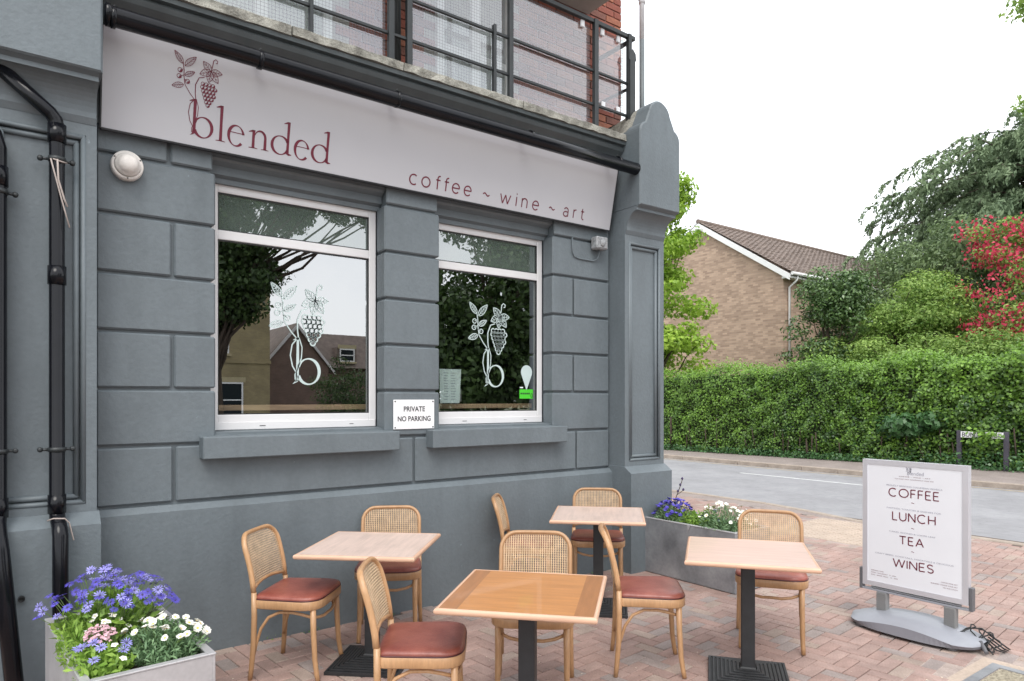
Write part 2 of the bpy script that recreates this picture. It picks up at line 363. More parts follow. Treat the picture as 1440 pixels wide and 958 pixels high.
# ------------------------------------------------------------------ leaves
def leaf_mesh(name, P, Nrm, size, mats, parent, tone=None, aspect=.55, fold=.12, mi=None, droop=0.0, axis=None):
    """one small folded leaf per point"""
    n = len(P); P = np.asarray(P, float); Nrm = np.asarray(Nrm, float)
    Nrm = Nrm / (np.linalg.norm(Nrm, axis=1, keepdims=True) + 1e-9)
    a = rng.normal(size=(n, 3)) if axis is None else np.asarray(axis, float) + rng.normal(size=(n, 3)) * .3
    a[:, 2] -= droop
    a = a - Nrm * (a * Nrm).sum(1, keepdims=True); a /= (np.linalg.norm(a, axis=1, keepdims=True) + 1e-9)
    b = np.cross(Nrm, a); s = (np.asarray(size) * rng.uniform(.65, 1.3, n))[:, None]
    v = np.empty((n, 4, 3))
    v[:, 0] = P - a * s * .5; v[:, 2] = P + a * s * .5
    v[:, 1] = P + b * s * aspect * .5 + Nrm * s * fold; v[:, 3] = P - b * s * aspect * .5 + Nrm * s * fold
    me = bpy.data.meshes.new(name)
    me.vertices.add(4 * n); me.vertices.foreach_set('co', v.reshape(-1))
    me.loops.add(4 * n); me.loops.foreach_set('vertex_index', np.arange(4 * n, dtype=np.int32))
    me.polygons.add(n); me.polygons.foreach_set('loop_start', np.arange(0, 4 * n, 4, dtype=np.int32))
    try: me.polygons.foreach_set('loop_total', np.full(n, 4, dtype=np.int32))
    except Exception: pass
    for m in (mats if isinstance(mats, (list, tuple)) else [mats]): me.materials.append(m)
    if mi is not None: me.polygons.foreach_set('material_index', np.asarray(mi, dtype=np.int32))
    me.update(calc_edges=True)
    at = me.attributes.new('tone', 'FLOAT', 'FACE')
    at.data.foreach_set('value', np.clip(rng.normal(.5, .22, n) if tone is None else tone, 0, 1).astype(np.float32))
    o = bpy.data.objects.new(name, me); COL.objects.link(o)
    if parent is not None: o.parent = parent
    return o
def clump_points(clumps, n, shell=.55, up=.35):
    """points in a set of ellipsoid clumps (cx,cy,cz,rx,ry,rz), denser near their skins; outward normals"""
    vol = np.array([c[3] * c[4] * c[5] for c in clumps]) ** (2 / 3); cnt = np.maximum(1, (n * vol / vol.sum()).astype(int))
    Ps, Ns, T = [], [], []
    for c, k in zip(clumps, cnt):
        d = rng.normal(size=(k, 3)); d /= np.linalg.norm(d, axis=1, keepdims=True)
        r = 1 - (1 - shell) * rng.random(k) ** 1.6 * 1.0
        r = r * rng.normal(1, .07, k)
        Ps.append(np.array(c[:3]) + d * r[:, None] * np.array(c[3:6]))
        nn = d + rng.normal(size=(k, 3)) * .55; nn[:, 2] += up; Ns.append(nn)
        T.append(np.full(k, rng.normal(0, .09)) + rng.normal(.5, .2, k))
    return np.concatenate(Ps), np.concatenate(Ns), np.concatenate(T)
def limb(mb, p0, p1, r0, r1, seg=5, wob=.06):
    p0, p1 = Vector(p0), Vector(p1); L = (p1 - p0).length; pts = []
    for i in range(seg + 1):
        t = i / seg; w = wob * L * math.sin(t * PI)
        pts.append(p0.lerp(p1, t) + Vector((random.uniform(-w, w), random.uniform(-w, w), random.uniform(-w, w) * .5)))
    mb.tube(pts, [r0 + (r1 - r0) * i / seg for i in range(seg + 1)], 7)
def tree(name, loc, label, cat, crown, nclump, csize, nleaf, lsize, leafm, trunk_r, group=None, droop=0, aspect=.55, flowers=None, flat=1.0, shell=.45, up=.35):
    """crown: ellipsoid (dx,dy,dz,rx,ry,rz) relative to the foot, or a list of them; small clumps fill it"""
    root = thing(name, loc, label, cat, group=group)
    crowns = crown if isinstance(crown, list) else [crown]; cl = []
    for i in range(nclump):
        c = crowns[i % len(crowns)]; d = rng.normal(size=3); d /= np.linalg.norm(d); r = rng.random() ** .4 * .95
        p = np.array(c[:3]) + d * r * np.array(c[3:6]); s = csize * rng.uniform(.65, 1.25)
        cl.append((*p, s * rng.uniform(.8, 1.3), s * rng.uniform(.8, 1.3), s * rng.uniform(.55, .85) * flat))
    P, Nn, T = clump_points(cl, nleaf, shell, up)
    keep = P[:, 2] > .05; P, Nn, T = P[keep], Nn[keep], T[keep]
    f = leaf_mesh('crown', P, Nn, np.full(len(P), lsize), leafm, root, T, aspect, droop=droop); f['kind'] = 'stuff'
    mb = MB(); top = max(c[2] for c in crowns); c0 = crowns[0]
    limb(mb, (0, 0, -.05), (c0[0] * .6, c0[1] * .6, top), trunk_r, trunk_r * .3, 7, .03)
    for c in cl[::2]:
        h = min(max(c[2] * .55, .3), top * .9); limb(mb, (c0[0] * .6 * h / top, c0[1] * .6 * h / top, h), c[:3], trunk_r * .35, trunk_r * .08, 4)
    mb.build('trunk', BARK, root)
    if flowers:
        fm, nf, fs, fr, sel = flowers
        pts = []; nn = []
        idx = [c for c in cl if sel(c)]
        for c in idx:
            for q in range(max(1, nf // max(1, len(idx)))):
                d = rng.normal(size=3); d /= np.linalg.norm(d); d[0] -= .3; d[2] += .15
                b = np.array(c[:3]) + d / np.linalg.norm(d) * np.array(c[3:6]) * 1.05
                k = rng.integers(10, 26); pts.append(b + rng.normal(size=(k, 3)) * np.array([fr, fr, fr * .55])); nn.append(rng.normal(size=(k, 3)) + d)
        P2 = np.concatenate(pts); N2 = np.concatenate(nn)
        b = leaf_mesh('blossom', P2, N2, np.full(len(P2), fs), fm, root, None, .9); b['kind'] = 'stuff'
    return root
#@@SETTING

# ------------------------------------------------------------------ the setting
def sheet(name, x0, x1, y0, y1, z, m, kind='structure'):
    mb = MB(); mb.add([(x0, y0, z), (x1, y0, z), (x1, y1, z), (x0, y1, z)], [(0, 1, 2, 3)])
    o = mb.build(name, m, recalc=False); o['kind'] = kind; return o
sheet('ground', -400, 400, -400, 400, -.16, GROUND)
road = sheet('road', 9.0, 15.3, -60, 60, -.10, ASPH)
cross = sheet('cross_road', -60, 60, -14.5, -4.5, -.104, ASPH)

# brick pavement: sand bed, herringbone pavers, buff slabs, kerb
mb = MB(); mb.box(-6, 9.3, -4.4, 30, -.15, -.012)
pave = mb.build('brick_pavement', BED); pave['kind'] = 'structure'
Pt = .0925; PROT = math.radians(6); PC, PS = math.cos(PROT), math.sin(PROT)
def vis_size(x, y):
    F = (math.cos(FACADE_ANGLE), math.sin(FACADE_ANGLE)); R = (F[1], -F[0])
    d = x * F[0] + y * F[1]
    if d < .5: return -1
    u = 720 + 960 * (x * R[0] + y * R[1]) / d; v = 561 + 960 * 1.62 / d
    if not (-10 < u < 1450 and v < 975): return -1
    return 1 / d
SLAB = (7.55, 8.95, 3.2, 4.95)
COVER = (3.4, 4.93, .3, 1.69)
def blocked(x, y, m=.0):
    if y > 4.70 and x < 5.22: return True
    for a in (SLAB, COVER):
        if a[0] - m < x < a[1] + m and a[2] - m < y < a[3] + m: return True
    if x > 9.02 or (x > 9.0): return True
    return False
pav_list = []
for a in range(-14, 112):
    for b in range(-34, 150):
        k = (a - b) % 4
        if k == 0: cx, cy, hz = (a + 1) * Pt, (b + .5) * Pt, True
        elif k == 3: cx, cy, hz = (a + .5) * Pt, (b + 1) * Pt, False
        else: continue
        cx, cy = PC * cx - PS * cy, PS * cx + PC * cy
        if blocked(cx, cy, .06) or cy > 13 or cx < -.6 or cy < -2.6: continue
        pav_list.append((vis_size(cx, cy), cx, cy, hz))
pav_list.sort(key=lambda q: -q[0])
def paver_shape(mb, L, Wd, mi=0, dz=0, ox=0, oy=0, hz=True, tx=0, ty=0, rot=False):
    lx, ly = (L, Wd) if hz else (Wd, L); e = .004
    v = [(ox + sx * lx / 2, oy + sy * ly / 2, -.03) for sx, sy in ((-1, -1), (1, -1), (1, 1), (-1, 1))]
    v += [(ox + sx * lx / 2, oy + sy * ly / 2, dz - e + tx * sx + ty * sy) for sx, sy in ((-1, -1), (1, -1), (1, 1), (-1, 1))]
    v += [(ox + sx * (lx / 2 - e), oy + sy * (ly / 2 - e), dz + tx * sx + ty * sy) for sx, sy in ((-1, -1), (1, -1), (1, 1), (-1, 1))]
    if rot: v = [(ox + PC * (p[0] - ox) - PS * (p[1] - oy), oy + PS * (p[0] - ox) + PC * (p[1] - oy), p[2]) for p in v]
    F = [(8, 9, 10, 11)]
    for i in range(4):
        j = (i + 1) % 4; F.append((i, j, 4 + j, 4 + i)); F.append((4 + i, 4 + j, 8 + j, 8 + i))
    mb.add(v, F, mi)
def pav_mat():
    return int(rng.choice(5, p=[.33, .31, .11, .13, .12]))
pmesh = []
for i in range(5):
    for j in range(3):
        mb = MB(); paver_shape(mb, 2 * Pt - .005 - .0007 * j, Pt - .005 - .0005 * j, 0, 0, 0, 0, True, .0004 * (j - 1), .0003 * (1 - j))
        o = mb.build('paver', PAV[i], pave); pmesh.append(o.data); bpy.data.objects.remove(o)
for q in pav_list[:300]:
    o = bpy.data.objects.new('paver', pmesh[pav_mat() * 3 + random.randrange(3)]); COL.objects.link(o); o.parent = pave
    o.location = (q[1], q[2], random.uniform(-.0024, .0014))
    o.rotation_euler = (0, 0, PROT + (0 if q[3] else PI / 2) + random.uniform(-.010, .010) + random.choice((0, PI)))
mb = MB()
for q in pav_list[300:]:
    paver_shape(mb, 2 * Pt - .005, Pt - .005, pav_mat(), random.uniform(-.0016, .0012), q[1], q[2], q[3], random.uniform(-.0005, .0005), random.uniform(-.0005, .0005), True)
o = mb.build('paver_field', PAV, pave, recalc=False); o['kind'] = 'stuff'
slabm = MB(); slabm.box(-.218, .218, -.218, .218, -.03, 0, 0, .004)
for i in range(6):
    for j in range(6): slabm.lathe([(.014, 0), (.0125, .004), (.007, .005)], (-.1825 + i * .073, -.1825 + j * .073, 0), 8)
so = slabm.build('tactile_slab', BUFF, pave)
first = True
for i in range(3):
    for j in range(4):
        x, y = SLAB[0] + .235 + i * .455, SLAB[2] + .235 + j * .435
        o = so if first else inst('tactile_slab', so, pave); first = False; o.location = (x, y, random.uniform(-.001, .002))
mb = MB()
for q in (SLAB, COVER): mb.box(q[0] - .2, q[1] + (.2 if q is COVER else .06), q[2] - .2, q[3] + .2, -.02, -.0045)
mb.build('cut_infill', mat('pink_mortar', (.37, .30, .265), .9, .2, 9, bump=.3, fine=.15), pave)
# near kerb stones (a dropped kerb bends at the crossing) and far kerb
def kerb_run(parent, pts, w, z0, z1, side, L=.9):
    for (xa, ya), (xb, yb) in zip(pts[:-1], pts[1:]):
        d = math.hypot(xb - xa, yb - ya); n = max(1, round(d / L))
        for i in range(n):
            t = (i + .5) / n; mb = MB(); l = d / n / 2 - .004
            mb.box(-w / 2, w / 2, -l, l, z0, z1, 0, .012)
            o = mb.build('kerb_stone', KERB, parent); o.location = (xa + (xb - xa) * t, ya + (yb - ya) * t, random.uniform(-.003, .003))
            o.rotation_euler = (0, 0, math.atan2(yb - ya, xb - xa) - PI / 2)
kerb_run(pave, [(9.08, -3), (9.08, 4.6), (9.30, 5.4), (9.45, 6.2), (9.45, 14)], .13, -.14, .006, 1)
mb = MB(); mb.add([(8.98, 4.7, -.004), (9.14, 4.8, -.004), (9.38, 6.2, -.004), (9.38, 14, -.004), (8.98, 14, -.004)], [(0, 1, 2, 3, 4)])
o = mb.build('pavement_edge', ASPHP, pave, recalc=False)
farp = MB(); farp.box(15.43, 19.5, -40, 50, -.15, 0); farpo = farp.build('far_pavement', ASPHP); farpo['kind'] = 'structure'
kerb_run(farpo, [(15.36, 1), (15.36, 18)], .13, -.14, .008, 1)
mb = MB()
for k in range(-3, 6): mb.box(13.62, 13.72, 6.0 + k * 6.2, 9.6 + k * 6.2, -.0965, -.096)
mb.build('centre_line', WLINE, road)
mb = MB()
for x in (9.36, 9.52): mb.box(x, x + .06, -3, 4.2, -.0965, -.096)
mb.add([(9.36, 4.2, -.096), (9.42, 4.2, -.096), (9.78, 6.2, -.096), (9.72, 6.2, -.096)], [(0, 1, 2, 3)])
mb.add([(9.52, 4.2, -.096), (9.58, 4.2, -.096), (9.94, 6.2, -.096), (9.88, 6.2, -.096)], [(0, 1, 2, 3)])
mb.build('yellow_line', YLINE, road, recalc=False)
mb = MB(); mb.box(15.05, 15.12, -8, 30, -.0965, -.096); mb.build('yellow_line', YLINE, road)
# recessed inspection cover filled with aggregate
cv = thing('inspection_cover', (4.93, 1.69, 0), 'recessed pavement cover filled with pebbly aggregate in a grey metal frame', 'manhole cover')
mb = MB(); x0, x1, y0, y1 = COVER
mb.box(x0 + .13, x1 - .13, y0 + .13, y1 - .13, -.03, -.002); mb.build('aggregate_infill', GRAVELM, cv, off='world')
mb = MB(); w = .055
for a in ((x0 + .07, x1 - .07, y1 - .125, y1 - .07), (x0 + .07, x1 - .07, y0 + .07, y0 + .125), (x0 + .07, x0 + .125, y0 + .125, y1 - .125), (x1 - .125, x1 - .07, y0 + .125, y1 - .125)):
    mb.box(a[0], a[1], a[2], a[3], -.03, .001)
mb.build('metal_frame', ZINC, cv, off='world')
mb = MB()
for a in ((x0, x1, y1 - .068, y1), (x0, x1, y0, y0 + .068), (x0, x0 + .068, y0 + .068, y1 - .068), (x1 - .068, x1, y0 + .068, y1 - .068)):
    mb.box(a[0], a[1], a[2], a[3], -.03, -.001)
mb.build('mortar_surround', BUFF, cv, off='world')
# petals and leaf bits blown onto the pavers
P = np.column_stack([rng.uniform(.6, 5, 130), rng.uniform(1.2, 4.6, 130), np.full(130, .004)])
o = leaf_mesh('fallen_petals', P, np.tile([0, 0, 1.], (130, 1)) + rng.normal(size=(130, 3)) * .2, np.full(130, .011), mat('dry_petal', (.62, .55, .42), .9, .3, 50), None, None, .7); o['kind'] = 'stuff'

# ------------------------------------------------------------------ the shop building
shop = thing('shop_building', (2.5, 4.7, 0), 'grey painted corner shop with rusticated blocks, two big windows and pilasters', 'shop building')
def part(mb, name, m, parent=None, **k): return mb.build(name, m, parent or shop, off='world', **k)
ZR = [.965, 1.33, 1.68, 2.03, 2.38, 2.735, 3.09, 3.30]
WIN = [(1.083, 2.283), (2.759, 3.93)]
mb = MB()
mb.box(-4, 1.058, 4.736, 5.05, 0, 3.9); mb.box(2.308, 2.734, 4.736, 5.05, 1.40, 3.2); mb.box(3.955, 5.12, 4.736, 5.05, 1.40, 3.2)
mb.box(1.058, 5.12, 4.736, 5.05, 0, 1.40); mb.box(1.058, 5.12, 4.736, 5.05, 3.2, 3.9)
part(mb, 'wall', GREYS)
def block(x0, x1, z0, z1, yb=4.734, ends=(0, 0)):
    g = .009; mb = MB(); mb.box(x0 + (g if not ends[0] else 0), x1 - (g if not ends[1] else 0), 4.71, yb, z0 + g, z1 - g, 0, .010)
    part(mb, 'rusticated_block', GREY)
XL, XR = .41, 4.64
for i, (z0, z1) in enumerate(zip(ZR[:-1], ZR[1:])):
    if i == 0:
        for a, b in ((XL, .84), (.84, 2.536), (2.536, 4.217), (4.217, XR)): block(a, b, z0, z1)
        continue
    # left pier
    s = {2: .831, 4: .831, 6: .81}.get(i)
    if i == 6:
        block(XL, .81, z0, z1); block(.81, 1.075, z0, z1); block(3.94, XR, z0, z1); block(2.29, 2.752, z0, z1); continue
    if s: block(XL, s, z0, z1); block(s, 1.083, z0, z1, 4.855, (0, 1))
    else: block(XL, 1.083, z0, z1, 4.855, (0, 1))
    block(2.283, 2.759, z0, z1, 4.855, (1, 1))
    s = {2: 4.182, 4: 4.182}.get(i)
    if s: block(3.93, s, z0, z1, 4.855, (1, 0)); block(s, XR, z0, z1)
    else: block(3.93, XR, z0, z1, 4.855, (1, 0))
mb = MB(); mb.sweepx([(4.672, -.1), (4.672, .92), (4.708, .957), (4.735, .957), (4.735, -.1)], .385, 4.655); part(mb, 'plinth', GREY)
# window heads: stepped mouldings in the recess
for x0, x1 in WIN:
    mb = MB(); x0 += .002; x1 -= .002
    mb.sweepx([(4.735, 3.215), (4.735, 3.26), (5.04, 3.26), (5.04, 3.062), (4.835, 3.062), (4.835, 3.095), (4.80, 3.11), (4.80, 3.165), (4.755, 3.185)], x0 - .02, x1 + .02)
    part(mb, 'head_moulding', GREYS)
# sills
for x0, x1 in ((.985, 2.355), (2.64, 4.012)):
    mb = MB()
    mb.box(x0, x1, 4.60, 4.70, 1.237, 1.378, 0, .006)
    mb.sweepx([(4.70, 1.24), (4.70, 1.378), (4.86, 1.408), (4.86, 1.24)], max(x0, x0), x1)
    part(mb, 'window_sill', GREY)
# windows
def window(x0, x1):
    w = MB(); yf, yb = 4.862, 4.925; z0, z1 = 1.409, 3.075
    w.box(x0, x0 + .05, yf, yb, z0, z1, 0, .004); w.box(x1 - .056, x1, yf, yb, z0, z1, 0, .004)
    w.box(x0 + .05, x1 - .056, yf + .003, yb, 2.695, 2.758, 0, .004)
    w.box(x0 + .05, x1 - .056, yf + .003, yb, 3.012, z1, 0, .004)
    w.box(x0 + .05, x1 - .056, yf + .003, yb, z0, 1.512, 0, .004)
    w.box(x0 + .01, x1 - .01, yf - .012, yf, z0, 1.462, 0, .003)
    win = part(w, 'window', UPVC)
    g = MB()
    for a, b in ((1.512, 2.695), (2.758, 3.012)):
        q = .007; X0, X1 = x0 + .05, x1 - .056
        g.box(X0, X0 + q, 4.87, 4.884, a, b); g.box(X1 - q, X1, 4.87, 4.884, a, b)
        g.box(X0 + q, X1 - q, 4.87, 4.884, a, a + q); g.box(X0 + q, X1 - q, 4.87, 4.884, b - q, b)
    g.box((x0 + x1) / 2 - .28, (x0 + x1) / 2 - .24, yf - .0145, yf - .0115, 1.432, 1.436); g.box(x1 - .22, x1 - .19, yf - .0145, yf - .0115, 1.432, 1.436)
    part(g, 'gasket', GASKET, win)
    p = MB(); p.add([(x0 + .05, 4.885, 1.512), (x1 - .056, 4.885, 1.512), (x1 - .056, 4.885, 2.695), (x0 + .05, 4.885, 2.695)], [(0, 1, 2, 3)]); part(p, 'pane', GLASS, win, recalc=False)
    p = MB(); p.add([(x0 + .05, 4.885, 2.758), (x1 - .056, 4.885, 2.758), (x1 - .056, 4.885, 3.012), (x0 + .05, 4.885, 3.012)], [(0, 1, 2, 3)]); part(p, 'pane', GLASSF, win, recalc=False)['label'] = 'frosted green upper pane'
    return win
win1 = window(*WIN[0]); win2 = window(*WIN[1])
# interior shell and window counter
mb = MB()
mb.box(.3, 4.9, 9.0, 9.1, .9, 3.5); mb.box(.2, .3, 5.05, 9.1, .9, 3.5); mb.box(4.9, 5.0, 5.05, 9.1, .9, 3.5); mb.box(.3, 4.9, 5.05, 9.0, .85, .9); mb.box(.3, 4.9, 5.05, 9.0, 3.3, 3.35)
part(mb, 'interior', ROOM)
mb = MB(); mb.box(.6, 4.4, 5.052, 5.36, 1.535, 1.575, 0, .004); part(mb, 'window_counter', WOODS)
# pilasters
def arc(cx, cz, r, a0, a1, n=8): return [(cx + r * math.cos(math.radians(a0 + (a1 - a0) * i / n)), cz + r * math.sin(math.radians(a0 + (a1 - a0) * i / n))) for i in range(n + 1)]
def pilaster(x0, x1):
    yf = 4.515; m_ = .052
    s = MB()
    px0, px1, pz0, pz1 = x0 + m_, x1 - m_, 1.03, 3.10
    s.box(x0, px0, yf, 5.0, .9, 3.3); s.box(px1, x1, yf, 5.0, .9, 3.3); s.box(px0, px1, yf, 5.0, .9, pz0); s.box(px0, px1, yf, 5.0, pz1, 3.3)
    s.box(px0, px1, yf + .03, 5.0, pz0, pz1)
    pil = part(s, 'pilaster', GREY)
    b = MB()
    for k, (e, r, y) in enumerate(((.012, .014, yf + .006), (.045, .016, yf + .022))):
        a0, a1, c0, c1 = px0 + e, px1 - e, pz0 + e, pz1 - e
        for p, q in (((a0, y, c0), (a1, y, c0)), ((a1, y, c0), (a1, y, c1)), ((a1, y, c1), (a0, y, c1)), ((a0, y, c1), (a0, y, c0))): b.tube([p, q], r, 8)
        for p in ((a0, y, c0), (a1, y, c0), (a1, y, c1), (a0, y, c1)): b.lathe([(.001, -r), (r * .7, -r * .7), (r, 0), (r * .7, r * .7), (.001, r)], p, 8)
    part(b, 'panel_moulding', GREYS, pil)
    b = MB(); b.prism([(x0 - .008, yf - .09, -.1), (x0 - .008, yf - .09, .925), (x0 - .002, yf, .985), (x0 - .002, 5.0, .985), (x0 - .008, 5.0, -.1)], (0, 0, 0))
    b = MB(); prof = [(yf - .092, -.1), (yf - .092, .925), (yf - .002, .985), (4.99, .985), (4.99, -.1)]
    b.sweepx(prof, x0 - .012, x1 + .012); part(b, 'pilaster_base', GREY, pil)
    c = MB(); prof = [(4.95, 3.16), (yf - .003, 3.165), (yf - .015, 3.19)]
    prof += [(yf - .02 - .13 * (1 - math.cos(math.radians(a))), 3.20 + .16 * math.sin(math.radians(a))) for a in range(0, 91, 10)]
    prof += [(4.365, 3.385), (4.335, 3.398), (4.95, 3.398)]
    c.sweepx(prof, x0 + .004, x1 - .004)
    part(c, 'corbel', GREYS, pil)
    mid = (x0 + x1) / 2; X0, X1 = x0 + .002, x1 + .012
    out = [(X0, 3.40), (X1, 3.40), (X1, 4.06)] + arc(X1 - .10, 4.08, .10, 0, 75, 6) + arc(mid, 4.265, .145, 12, 168, 12) + arc(X0 + .10, 4.08, .10, 105, 180, 6)
    k = MB(); n = len(out)
    front = [(p[0], 4.335, p[1]) for p in out]; inset = [(mid + (p[0] - mid) * .96, 4.322, 3.80 + (p[1] - 3.80) * .975) for p in out]
    mid_ = [(p[0], 4.50, p[1]) for p in out]
    back = [(p[0], 5.09, max(3.4, p[1] - (.10 if p[1] > 4.0 else 0))) for p in out]
    k.add(inset + front + mid_ + back, [list(range(n))] + [[r * n + i, r * n + (i + 1) % n, (r + 1) * n + (i + 1) % n, (r + 1) * n + i] for r in range(3) for i in range(n)], 0)
    for fi in range(len(k.f)):
        zs = [k.v[i][2] for i in k.f[fi]]; ys = [k.v[i][1] for i in k.f[fi]]
        if min(zs) > 4.02 and max(ys) > 4.6: k.mi[fi] = 1
    part(k, 'capital', [GREY, LICHEN], pil)
    return pil
pilaster(-.13, .404); pilaster(4.645, 5.185)
# fascia backing, cornice and coping stones
mb = MB(); mb.sweepx([(4.735, 3.25), (4.70, 3.25), (4.70, 3.74), (4.62, 3.76), (4.62, 3.80), (4.585, 3.82), (4.585, 3.845), (4.60, 3.86), (4.575, 3.90), (4.535, 3.935), (4.52, 3.96), (4.54, 3.965), (4.54, 3.985), (4.505, 3.99), (4.50, 4.018), (5.09, 4.018), (5.09, 3.9), (4.735, 3.9)], .407, 4.642)
part(mb, 'cornice', GREYD)
x = .407; i = 0
while x < 4.64:
    L = min(random.choice((.82, .95, 1.1)), 4.642 - x)
    if 4.642 - x - L < .3: L = 4.642 - x
    m = MB(); n = max(4, int(L / .07)); v = []
    for k in range(n + 1):
        xx = x + .004 + (L - .008) * k / n; j = lambda s: random.uniform(-s, s)
        v += [(xx, 4.484 + j(.006), 4.021 + j(.004)), (xx, 4.484 + j(.007), 4.078 + j(.004)), (xx, 4.50 + j(.005), 4.087 + j(.003)), (xx, 5.09, 4.10), (xx, 5.09, 4.021)]
    F = [[k * 5 + a, k * 5 + (a + 1) % 5, k * 5 + 5 + (a + 1) % 5, k * 5 + 5 + a] for k in range(n) for a in range(5)]
    m.add(v, F + [[0, 1, 2, 3, 4], [n * 5 + a for a in range(5)]], 0); part(m, 'coping_stone', LICHEN); x += L; i += 1
# upper storey
mb = MB(); mb.box(-4, 5.20, 5.12, 5.3, 4.021, 9); mb.box(5.0, 5.20, 5.3, 14, 3.4, 9); mb.box(5.0, 5.17, 5.05, 14, 0, 3.4); mb.box(-4.2, -4, 4.9, 14, 0, 9); mb.box(-4, 5, 13.8, 14, 0, 9); mb.box(-4, 5, 5.3, 13.8, 8.9, 9)
upw = part(mb, 'upper_wall', MORTAR)
bl, bh, gap = .215, .065, .010; rest = MB(); cnt = 0; bm_ = []
for i in range(3):
    for Lb in (bl, bl / 2 - gap / 2):
        q = MB(); q.box(-Lb / 2, Lb / 2, 0, .05, 0, bh, 0, .003); o = q.build('brick', BRK[i], upw); bm_.append(o.data); bpy.data.objects.remove(o)
w0 = world_loc(upw); UPW = [(.95, 2.02), (2.95, 3.75)]        # openings with windows
for r in range(0, 42):
    z = 4.105 + r * (bh + gap); x = 5.20
    first = r % 2 == 0
    while x > -.9:
        Lb = (bl / 2 - gap / 2) if first else bl; first = False
        xc = x - Lb / 2
        if not any(a - .05 < xc < b + .05 and z < 6.6 for a, b in UPW):
            i = random.choice((0, 0, 1, 2)); y = 5.105 + random.uniform(-.002, .002)
            if x > 2.9 and cnt < 300 and z < 6.2:
                o = bpy.data.objects.new('brick', bm_[i * 2 + (0 if Lb == bl else 1)]); COL.objects.link(o); o.parent = upw
                o.location = (xc - w0.x, y - w0.y, z - w0.z); cnt += 1
            else: rest.box(xc - Lb / 2, xc + Lb / 2, y, y + .04, z, z + bh, i)
        x -= Lb + gap
# the side return of the brick corner
for r in range(0, 30):
    z = 4.105 + r * (bh + gap)
    for k in range(6): rest.box(5.195, 5.21, 5.16 + k * .225 + (.11 if r % 2 else 0), 5.37 + k * .225 + (.11 if r % 2 else 0), z, z + bh, random.choice((0, 1, 2)))
part(rest, 'brick_field', BRK, upw, recalc=False)['kind'] = 'stuff'
for x0, x1 in UPW:
    f = MB(); z0, z1 = 4.03, 6.55
    f.box(x0, x0 + .07, 5.07, 5.13, z0, z1, 0, .004); f.box(x1 - .07, x1, 5.07, 5.13, z0, z1, 0, .004); xm = (x0 + x1) / 2
    f.box(xm - .045, xm + .045, 5.072, 5.13, z0, z1, 0, .004)
    for z in (z0, 4.62, z1 - .07): f.box(x0 + .07, xm - .045, 5.075, 5.13, z, z + .07, 0, .004); f.box(xm + .045, x1 - .07, 5.075, 5.13, z, z + .07, 0, .004)
    uw = part(f, 'upper_window', UPVC)
    p = MB(); p.add([(x0, 5.10, z0), (x1, 5.10, z0), (x1, 5.10, z1), (x0, 5.10, z1)], [(0, 1, 2, 3)]); part(p, 'pane', UPGLASS, uw, recalc=False)
mb = MB(); mb.box(-1, 4.72, 4.25, 5.10, 5.50, 5.66, 0, .01); part(mb, 'upper_balcony_slab', mat('pale_render', (.42, .40, .38), .8, .15, 3))
# ------------------------------------------------------------------ balcony railing (stands on the coping)
rl = thing('balcony_railing', (2.5, 4.62, 4.09), 'black steel railing with wired glass panels above the shop fascia', 'railing')
def rpart(mb, n, m, p=None, **k): return mb.build(n, m, p or rl, off='world', **k)
yR = 4.62
for z, r in ((4.335, .0115), (4.645, .0115), (5.10, .019)):
    mb = MB(); mb.box(-.6, 4.88, yR - r, yR + r, z - r, z + r, 0, .003); rpart(mb, 'rail', RAIL)
for z, r in ((4.335, .012), (4.645, .012), (5.10, .02)):
    mb = MB(); mb.box(4.86, 4.88, yR + .022, 5.09, z - r, z + r); rpart(mb, 'rail', RAIL)
for x, w, top in ((1.68, .012, 4.70), (2.285, .022, 5.6), (2.435, .022, 5.6), (3.22, .012, 4.70), (3.385, .020, 5.6), (4.36, .024, 5.12), (4.80, .022, 5.12), (.75, .02, 5.6)):
    mb = MB(); mb.box(x - w, x + w, yR - .030, yR + .012, 4.085, top, 0, .003); rpart(mb, 'post', RAIL)
mb = MB(); mb.tube([(2.36, 4.70, 4.1), (2.36, 4.70, 5.8)], .028, 10); mb.tube([(2.41, 4.74, 4.1), (2.41, 4.74, 5.8)], .022, 10); rpart(mb, 'pipe', RAIL)
for a, b in ((.79, 2.262), (2.468, 3.355), (3.415, 4.325), (4.395, 4.765)):
    z0 = 4.12 if b < 4.4 else 4.33
    mb = MB(); mb.add([(a, yR + .03, z0), (b, yR + .03, z0), (b, yR + .03, 5.07), (a, yR + .03, 5.07)], [(0, 1, 2, 3)]); rpart(mb, 'glass_panel', WIRED, recalc=False)
for x, z in ((4.22, 5.05), (4.47, 5.05), (4.68, 5.05), (4.48, 4.37), (4.68, 4.37)):
    mb = MB(); mb.box(x - .022, x + .022, yR + .005, yR + .027, z - .035, z + .03, 0, .004); rpart(mb, 'clip', TRAFW)
mb = MB(); mb.box(4.775, 4.845, yR - .05, yR - .034, 4.1, 4.86); mb.add([(4.76, yR - .05, 4.86), (4.86, yR - .05, 4.86), (4.85, yR - .05, 4.93), (4.81, yR - .05, 4.97), (4.77, yR - .05, 4.93), (4.81, yR - .03, 4.90)], [(0, 1, 2, 3, 4), (0, 5, 1), (1, 5, 2), (2, 5, 3), (3, 5, 4), (4, 5, 0)]); rpart(mb, 'spike', RAIL)
mb = MB(); mb.tube([(4.87, 4.66, 4.63), (4.92, 4.70, 4.50), (4.88, 4.72, 4.36), (4.90, 4.70, 4.20)], .02, 6); rpart(mb, 'stay', RAIL)
